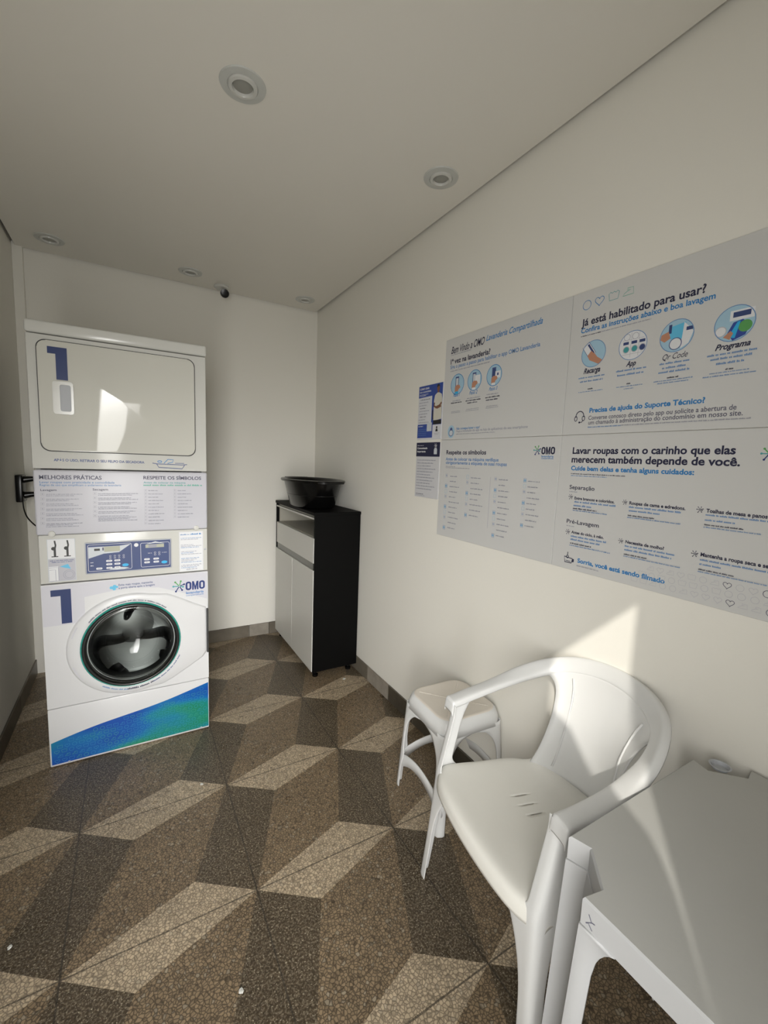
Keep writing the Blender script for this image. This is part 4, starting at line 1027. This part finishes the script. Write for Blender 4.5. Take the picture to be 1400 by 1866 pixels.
splash(p, -1.765, 1.54, .014, 'white', 'white', 'white'); p.poly([(-1.778, 1.498), (-1.778, 1.522), (-1.77, 1.530), (-1.758, 1.530), (-1.752, 1.522), (-1.752, 1.498)], 'pale'); p.done('heading', t)
p = Print(WP); p.d = .0006
for i in range(11): p.fine(-1.92, -1.76 - .02 * ((i * 7) % 3), 1.465 - i * .015, .005, 'grey')
p.fine(-1.92, -1.85, 1.288, .004, 'dgrey'); p.fine(-1.92, -1.84, 1.281, .003, 'grey'); p.done('small_print', t)

# ---------------------------------------------------------------- moulded resin furniture
SOL = lambda th: ('SOLIDIFY', dict(thickness=th, offset=0.0))
SUB = ('SUBSURF', dict(levels=2, render_levels=2))
BEV = ('BEVEL', dict(width=.0025, segments=2, limit_method='ANGLE', angle_limit=math.radians(40)))
def ang_leg(zs, corner, dirA, dirB, wA, wB, rad=.012):
    """one L-section leg: rows over zs; corner(z) -> (x, y); flanges run from the corner along dirA and dirB"""
    bm = nb(); rows = []; dA, dB = Vector((*dirA, 0)), Vector((*dirB, 0))
    for z in zs:
        c = Vector((*corner(z), z)); a, b = wA(z), wB(z)
        row = [c + dA * (a * k) for k in (1, .75, .5, .25)] if a > .05 else [c + dA * (rad + (a - rad) * k) for k in (1, .66, .33, .08)]
        row = [c + dA * (rad + (a - rad) * k) for k in (1, .66, .33, 0)] + [c + dA * rad * .3 + dB * rad * .3] + [c + dB * (rad + (b - rad) * k) for k in (0, .33, .66, 1)]
        rows.append(row)
    grid(bm, rows); return bm
def arch(z, z0, z1, w0, w1):       # width growing from w0 to w1 along a quarter ellipse between z0 and z1
    if z <= z0: return w0
    k = min(1, (z - z0) / (z1 - z0)); return w0 + (w1 - w0) * (1 - math.sqrt(max(0, 1 - k * k)))
def lin(a, b, n): return [a + (b - a) * i / n for i in range(n + 1)]

# --- armchair
A_ = .19
ch = thing('plastic_armchair', 'white moulded plastic armchair with three seat slots, between the stool and the table', 'chair', (.838, .815, 0), rz=math.pi - A_, local=True)
# seat: x forward, y to the viewer's side
xs = [.030, .028, .014, -.010, -.06, -.120, -.175, -.23, -.28, -.32, -.36, -.395, -.41]
ysn = [-1.03, -1.02, -.95, -.8, -.55, -.44, -.36, -.335, -.28, -.205, -.18, -.12, -.05, -.025, .15, .45, .8, .95, 1.02, 1.03]
def seat_hw(x): k = max(0, min(1, (-x - .22) / .12)); return .256 - .020 * max(0, min(1, -x / .25)) - .040 * k * k
rows = []; 
for i, x in enumerate(xs):
    row = []
    for j, yn in enumerate(ysn):
        y = yn * seat_hw(x); e = abs(yn)
        bow = .022 * (1 - yn * yn) if x > -.1 else 0.0
        z = .428 - .030 * max(0, min(1, -x / .2)) * (1 - e * e * .8) + .008 * (x < -.34)
        if i == 0: z -= .046
        if i == 1: z -= .012
        if i == 2: z -= .001
        if j in (0, 19): z -= .038
        elif j in (1, 18): z -= .006
        xx = x
        if x < -.3: xx = x + .06 * e * e * min(1, (-x - .3) / .1)
        row.append((xx + bow - (.034 * max(0, (e - .72) / .31) ** 2 if x > -.08 else 0), y, z))
    rows.append(row)
skip = {(6, 6), (6, 9), (6, 12)}
bm = nb(); grid(bm, rows, skip=skip); obj('seat', bm, PLASTT, ch, 60, [SUB, SOL(.004)])
# rim path (armrest + top rail)
half = [(-.026, .262, .657), (-.06, .263, .662), (-.10, .265, .671), (-.17, .265, .686), (-.24, .260, .708), (-.305, .248, .735), (-.365, .223, .762), (-.42, .183, .785), (-.455, .130, .801), (-.477, .068, .810), (-.484, 0, .813)]
rim_pts = half + [(x, -y, z) for x, y, z in half[:-1][::-1]]
def arm_rail():
    c = catmull(rim_pts, 4); n = len(c) - 1; rows = []
    for i, q in enumerate(c):
        tg = (c[min(i + 1, n)] - c[max(i - 1, 0)]).normalized(); s_ = 1 if q.y >= 0 else -1
        o_ = Vector((tg.y, -tg.x, 0)).normalized()
        if o_.dot(Vector((q.x + .15, q.y, 0))) < 0: o_ = -o_
        if q.x > -.2 and o_.y * s_ < 0: o_ = -o_
        upv = tg.cross(o_).normalized()
        if upv.z < 0: upv = -upv
        k = max(0, min(1, (-q.x - .17) / .24)); k = k * k * (3 - 2 * k); th = math.radians(58) * k
        wd_ = o_ * math.cos(th) + upv * math.sin(th); td_ = upv * math.cos(th) - o_ * math.sin(th); W_ = .050 + .004 * k; q = q - wd_ * (.014 * k)
        rows.append([q + wd_ * (a * W_) + td_ * (b * .052) for a, b in ((-.5, -.34), (-.5, -.05), (-.42, .04), (-.15, .07), (.2, .07), (.42, .04), (.5, -.06), (.5, -.42))])
    for r0, at in ((rows[0], 0), (rows[-1], len(rows))):
        low = [p_ + Vector((.004, 0, -.040)) for p_ in r0]; rows.insert(0 if at == 0 else len(rows), low)
    bm = nb(); grid(bm, rows); return bm
obj('arm_rail', arm_rail(), PLAST, ch, 60, [SOL(.004), ('SUBSURF', dict(levels=1, render_levels=1))])
# back shell
rimc = catmull([(x, y, z) for x, y, z in half[4:]], 10)
def rim_at(y):
    y = abs(y); q = min(rimc, key=lambda p: abs(p.y - y)); return q
rows = []
NT, NSS = 12, 14
for i in range(NT + 1):
    k = i / NT; hs = (.195, .180, .168, .158, .150, .146, .144, .145, .150, .158, .170, .188, .212); hw = hs[i]; row = []
    for j in range(NSS + 1):
        s_ = -1 + 2 * j / NSS; y = s_ * hw; q = rim_at(y); top = Vector((q.x + .016, y * .985, q.z - .026))
        bot = Vector((-.405 + .085 * s_ * s_, y, .408)); p_ = bot.lerp(top, k); p_.x += .024 * math.sin(math.pi * k) ** 1.5
        e = abs(s_); p_.x += .006 * (e > .93); row.append(p_)
    rows.append(row)
bm = nb(); grid(bm, rows); obj('backrest', bm, PLAST, ch, 60, [('SUBSURF', dict(levels=1, render_levels=1)), SOL(.004)])
# raised ribs running up the back shell
for s_ in (-1, 1):
    c = [Vector(rows[i][2 if s_ < 0 else NSS - 2]) + Vector((.004, 0, 0)) for i in range(1, NT)]
    bm = nb(); tube(bm, c, .0035, 6); obj('rib', bm, PLAST, ch, 60)
zs = [0, .003] + lin(.04, .30, 7) + lin(.32, .395, 6) + [.402, .415, .43, .445] + [.46, .50, .55, .59, .615, .632, .645, .652]
for s_ in (1, -1):
    cor = lambda z: (.016 + .022 * max(0, (.43 - z) / .43) ** 1.2 - .046 * min(1, max(0, (z - .41) / .21)), s_ * (.262 + .033 * max(0, (.42 - z) / .42) ** 1.3))
    wi = lambda z: arch(z, .19, .41, .040, .20) if z < .400 else max(.036, .095 - (z - .40) * 3.0)
    wb = lambda z: (.046 - .012 * (1 - z / .3) if z < .24 else arch(z, .22, .415, .044, .13)) if z < .400 else (max(.058, .10 - (z - .40) * 1.2) if z < .57 else arch(z, .57, .665, .058, .12))
    obj('leg', ang_leg(zs, cor, (0, -s_), (-1, 0), wi, wb, .014), PLAST, ch, 60, [SOL(.004), ('SUBSURF', dict(levels=1, render_levels=1))])
for s_ in (1, -1):
    cor = lambda z: (-.405 - .055 * (.40 - z) / .40, s_ * (.205 + .045 * (.40 - z) / .40))
    obj('leg', ang_leg([0, .003] + lin(.05, .40, 9), cor, (0, -s_), (1, 0), lambda z: arch(z, .2, .41, .036, .12), lambda z: arch(z, .2, .41, .036, .13), .012), PLAST, ch, 60, [SOL(.004)])

# --- stool
st = thing('plastic_stool', 'white plastic stool with a hole in its seat, behind the armchair', 'stool', (1.168, 1.345, 0), rz=math.radians(-3), local=True)
def sq(h, r, z, n=5):
    out = []
    for cx, cy, a0 in ((h - r, h - r, 0), (-h + r, h - r, 90), (-h + r, -h + r, 180), (h - r, -h + r, 270)):
        for i in range(n + 1): a = math.radians(a0 + 90 * i / n); out.append((cx + r * math.cos(a), cy + r * math.sin(a), z))
    return out
def sc_(pl, k, z): return [(x * k, y * k, z) for x, y, _ in pl]
base = sq(.138, .060, 0)
hole = [(.012 * math.cos(math.atan2(y, x)), .012 * math.sin(math.atan2(y, x)), 0) for x, y, _ in base]
bm = nb(); rows = [sc_(sq(.150, .045, 0), 1, .385), sc_(sq(.1475, .050, 0), 1, .42), sc_(sq(.143, .055, 0), 1, .440), sc_(base, .99, .4485), sc_(base, .95, .4508), sc_(base, .91, .4498), sc_(base, .55, .4494), [(x, y, .4488) for x, y, _ in hole], [(x, y, .430) for x, y, _ in hole]]
grid(bm, rows, closed=True)
for f_ in bm.faces: f_.material_index = 1 if min(v_.co.z for v_ in f_.verts) > .443 else 0
obj('seat', bm, [PLAST, PLASTS], st, 50, [SOL(.004)])
for a in (45, 135, 225, 315):
    c, s_ = math.cos(math.radians(a)), math.sin(math.radians(a)); bm = nb(); tube(bm, [(c * .02, s_ * .02, .4492), (c * .08, s_ * .08, .4495), (c * .148, s_ * .148, .4500)], .0035, 6); obj('rib', bm, PLASTS, st, 60)
zs = [0, .003] + lin(.03, .24, 9) + lin(.26, .385, 10) + [.40]
for sx in (1, -1):
    for sy_ in (1, -1):
        cor = lambda z: (sx * (.148 + .022 * (.40 - z) / .40), sy_ * (.148 + .022 * (.40 - z) / .40))
        wf_ = lambda z: arch(z, .26, .385, .034, .138) if z > .26 else .034 + .010 * math.exp(-((z - .16) / .035) ** 2)
        obj('leg', ang_leg(zs, cor, (-sx, 0), (0, -sy_), wf_, wf_, .022), PLAST, st, 60, [SOL(.0045)])
for k in range(4):
    a = k * math.pi / 2; rows = []
    for i in range(13):
        s_ = -1 + 2 * i / 12; zt, zb = .172 - .012 * s_ * s_ * 0, .145 - .065 * abs(s_) ** 2.2; zt = .185 - .035 * s_ * s_; row = []
        for z in (zb, (zb + zt) / 2, zt):
            off = .148 + .022 * (.40 - z) / .40 - .001; y = s_ * (off - .012); x = off; row.append((x * math.cos(a) - y * math.sin(a), x * math.sin(a) + y * math.cos(a), z))
        rows.append(row)
    bm = nb(); grid(bm, rows); obj('brace', bm, PLAST, st, 60, [SOL(.0045)])

# --- table
TZ = .72; tx0, tx1, ty0, ty1 = .652, 1.318, -.185, .478
tb = thing('plastic_table', 'white square plastic table with notched corners in the near right corner', 'table', ((tx0 + tx1) / 2, (ty0 + ty1) / 2, 0))
def notch(sx, sy, e=0.0):       # corner notch going clockwise seen from the corner (sx, sy)
    X = tx1 if sx > 0 else tx0; Y = ty1 if sy > 0 else ty0
    return [(X - sx * a, Y - sy * b) for a, b in ((.087, 0), (.100, .038), (.041, .100), (0, .092))]
cn = {(sx, sy): notch(sx, sy) for sx in (1, -1) for sy in (1, -1)}
outl = cn[(-1, 1)] + cn[(-1, -1)][::-1] + cn[(1, -1)] + cn[(1, 1)][::-1]
bm = nb(); c_ = ((tx0 + tx1) / 2, (ty0 + ty1) / 2)
def off(pl, d): return [(x + (c_[0] - x) * d, y + (c_[1] - y) * d) for x, y in pl]
rows = [[(x, y, TZ - .050) for x, y in outl], [(x, y, TZ - .004) for x, y in outl], [(x, y, TZ) for x, y in off(outl, .010)]]
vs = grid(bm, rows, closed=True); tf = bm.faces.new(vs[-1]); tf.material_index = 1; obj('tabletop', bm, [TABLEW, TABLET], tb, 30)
# underside ribs are hidden; legs follow the notch profile
for (sx, sy), nt_ in cn.items():
    bm = nb(); rows = []
    prof = [(nt_[0][0] - sx * .055, nt_[0][1])] + nt_ + [(nt_[3][0], nt_[3][1] - sy * .055)]
    cxn = sum(p_[0] for p_ in nt_) / 4; cyn = sum(p_[1] for p_ in nt_) / 4
    for z in [0, .004] + lin(.05, .57, 10) + [.60, .63, .645, .657, .665, .6705]:
        k = (.6705 - z) / .6705; sc = 1 - .30 * k; fl = arch(z, .60, .672, .60, 1.3); row = []
        for i, (x, y) in enumerate(prof):
            if i in (0, 5):
                b_ = nt_[0] if i == 0 else nt_[3]; x = b_[0] + (x - b_[0]) * fl; y = b_[1] + (y - b_[1]) * fl
            x = cxn + (x - cxn) * sc; y = cyn + (y - cyn) * sc; row.append((x + sx * .058 * k * (1 if sx < 0 else .2), y + sy * .008 * k, z))
        rows.append(row)
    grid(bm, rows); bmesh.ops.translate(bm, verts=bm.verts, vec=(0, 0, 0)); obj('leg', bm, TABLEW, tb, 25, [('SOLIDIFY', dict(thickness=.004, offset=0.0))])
bm = nb(); r = lathe(bm, [(.022, .0004), (.024, .003), (.020, .003), (.017, -.006)], (1.262, .43, TZ), 24); cap(bm, r[-1]); obj('corner_plug', bm, LGREY, tb, 40)
p = Print(lambda u, v, d: (tx0 - d, -u, v)); p.d = .0006
for q in ([(-.372, .700), (-.366, .690), (-.372, .684), (-.364, .676)], [(-.366, .690), (-.360, .692)], [(-.372, .684), (-.376, .680)]): p.stroke(q, .0016, 'dgrey')
p.done('scribble', tb)
# crumbs on the floor near the cabinet
for i, (x, y, lab) in enumerate(((1.19, 2.47, 'tiny white crumb on the floor in front of the black side of the cabinet'), (.233, 1.90, 'tiny white chip on a pale tile left of the middle of the floor'), (.222, 1.049, 'tiny white chip on the floor at the bottom of the view'), (-.343, 1.477, 'tiny white chip on the floor at the far left of the view'))):
    bm = nb(); bmesh.ops.create_icosphere(bm, subdivisions=2, radius=.011 if i == 0 else .0065)
    for v_ in bm.verts: v_.co *= random.uniform(.7, 1.3); v_.co.z *= .5
    bmesh.ops.translate(bm, verts=bm.verts, vec=(x, y, .004)); o = obj('crumb', bm, ENAM); o['label'] = lab; o['category'] = 'crumb'
for o in bpy.data.objects:
    if '_local' in o: del o['_local']
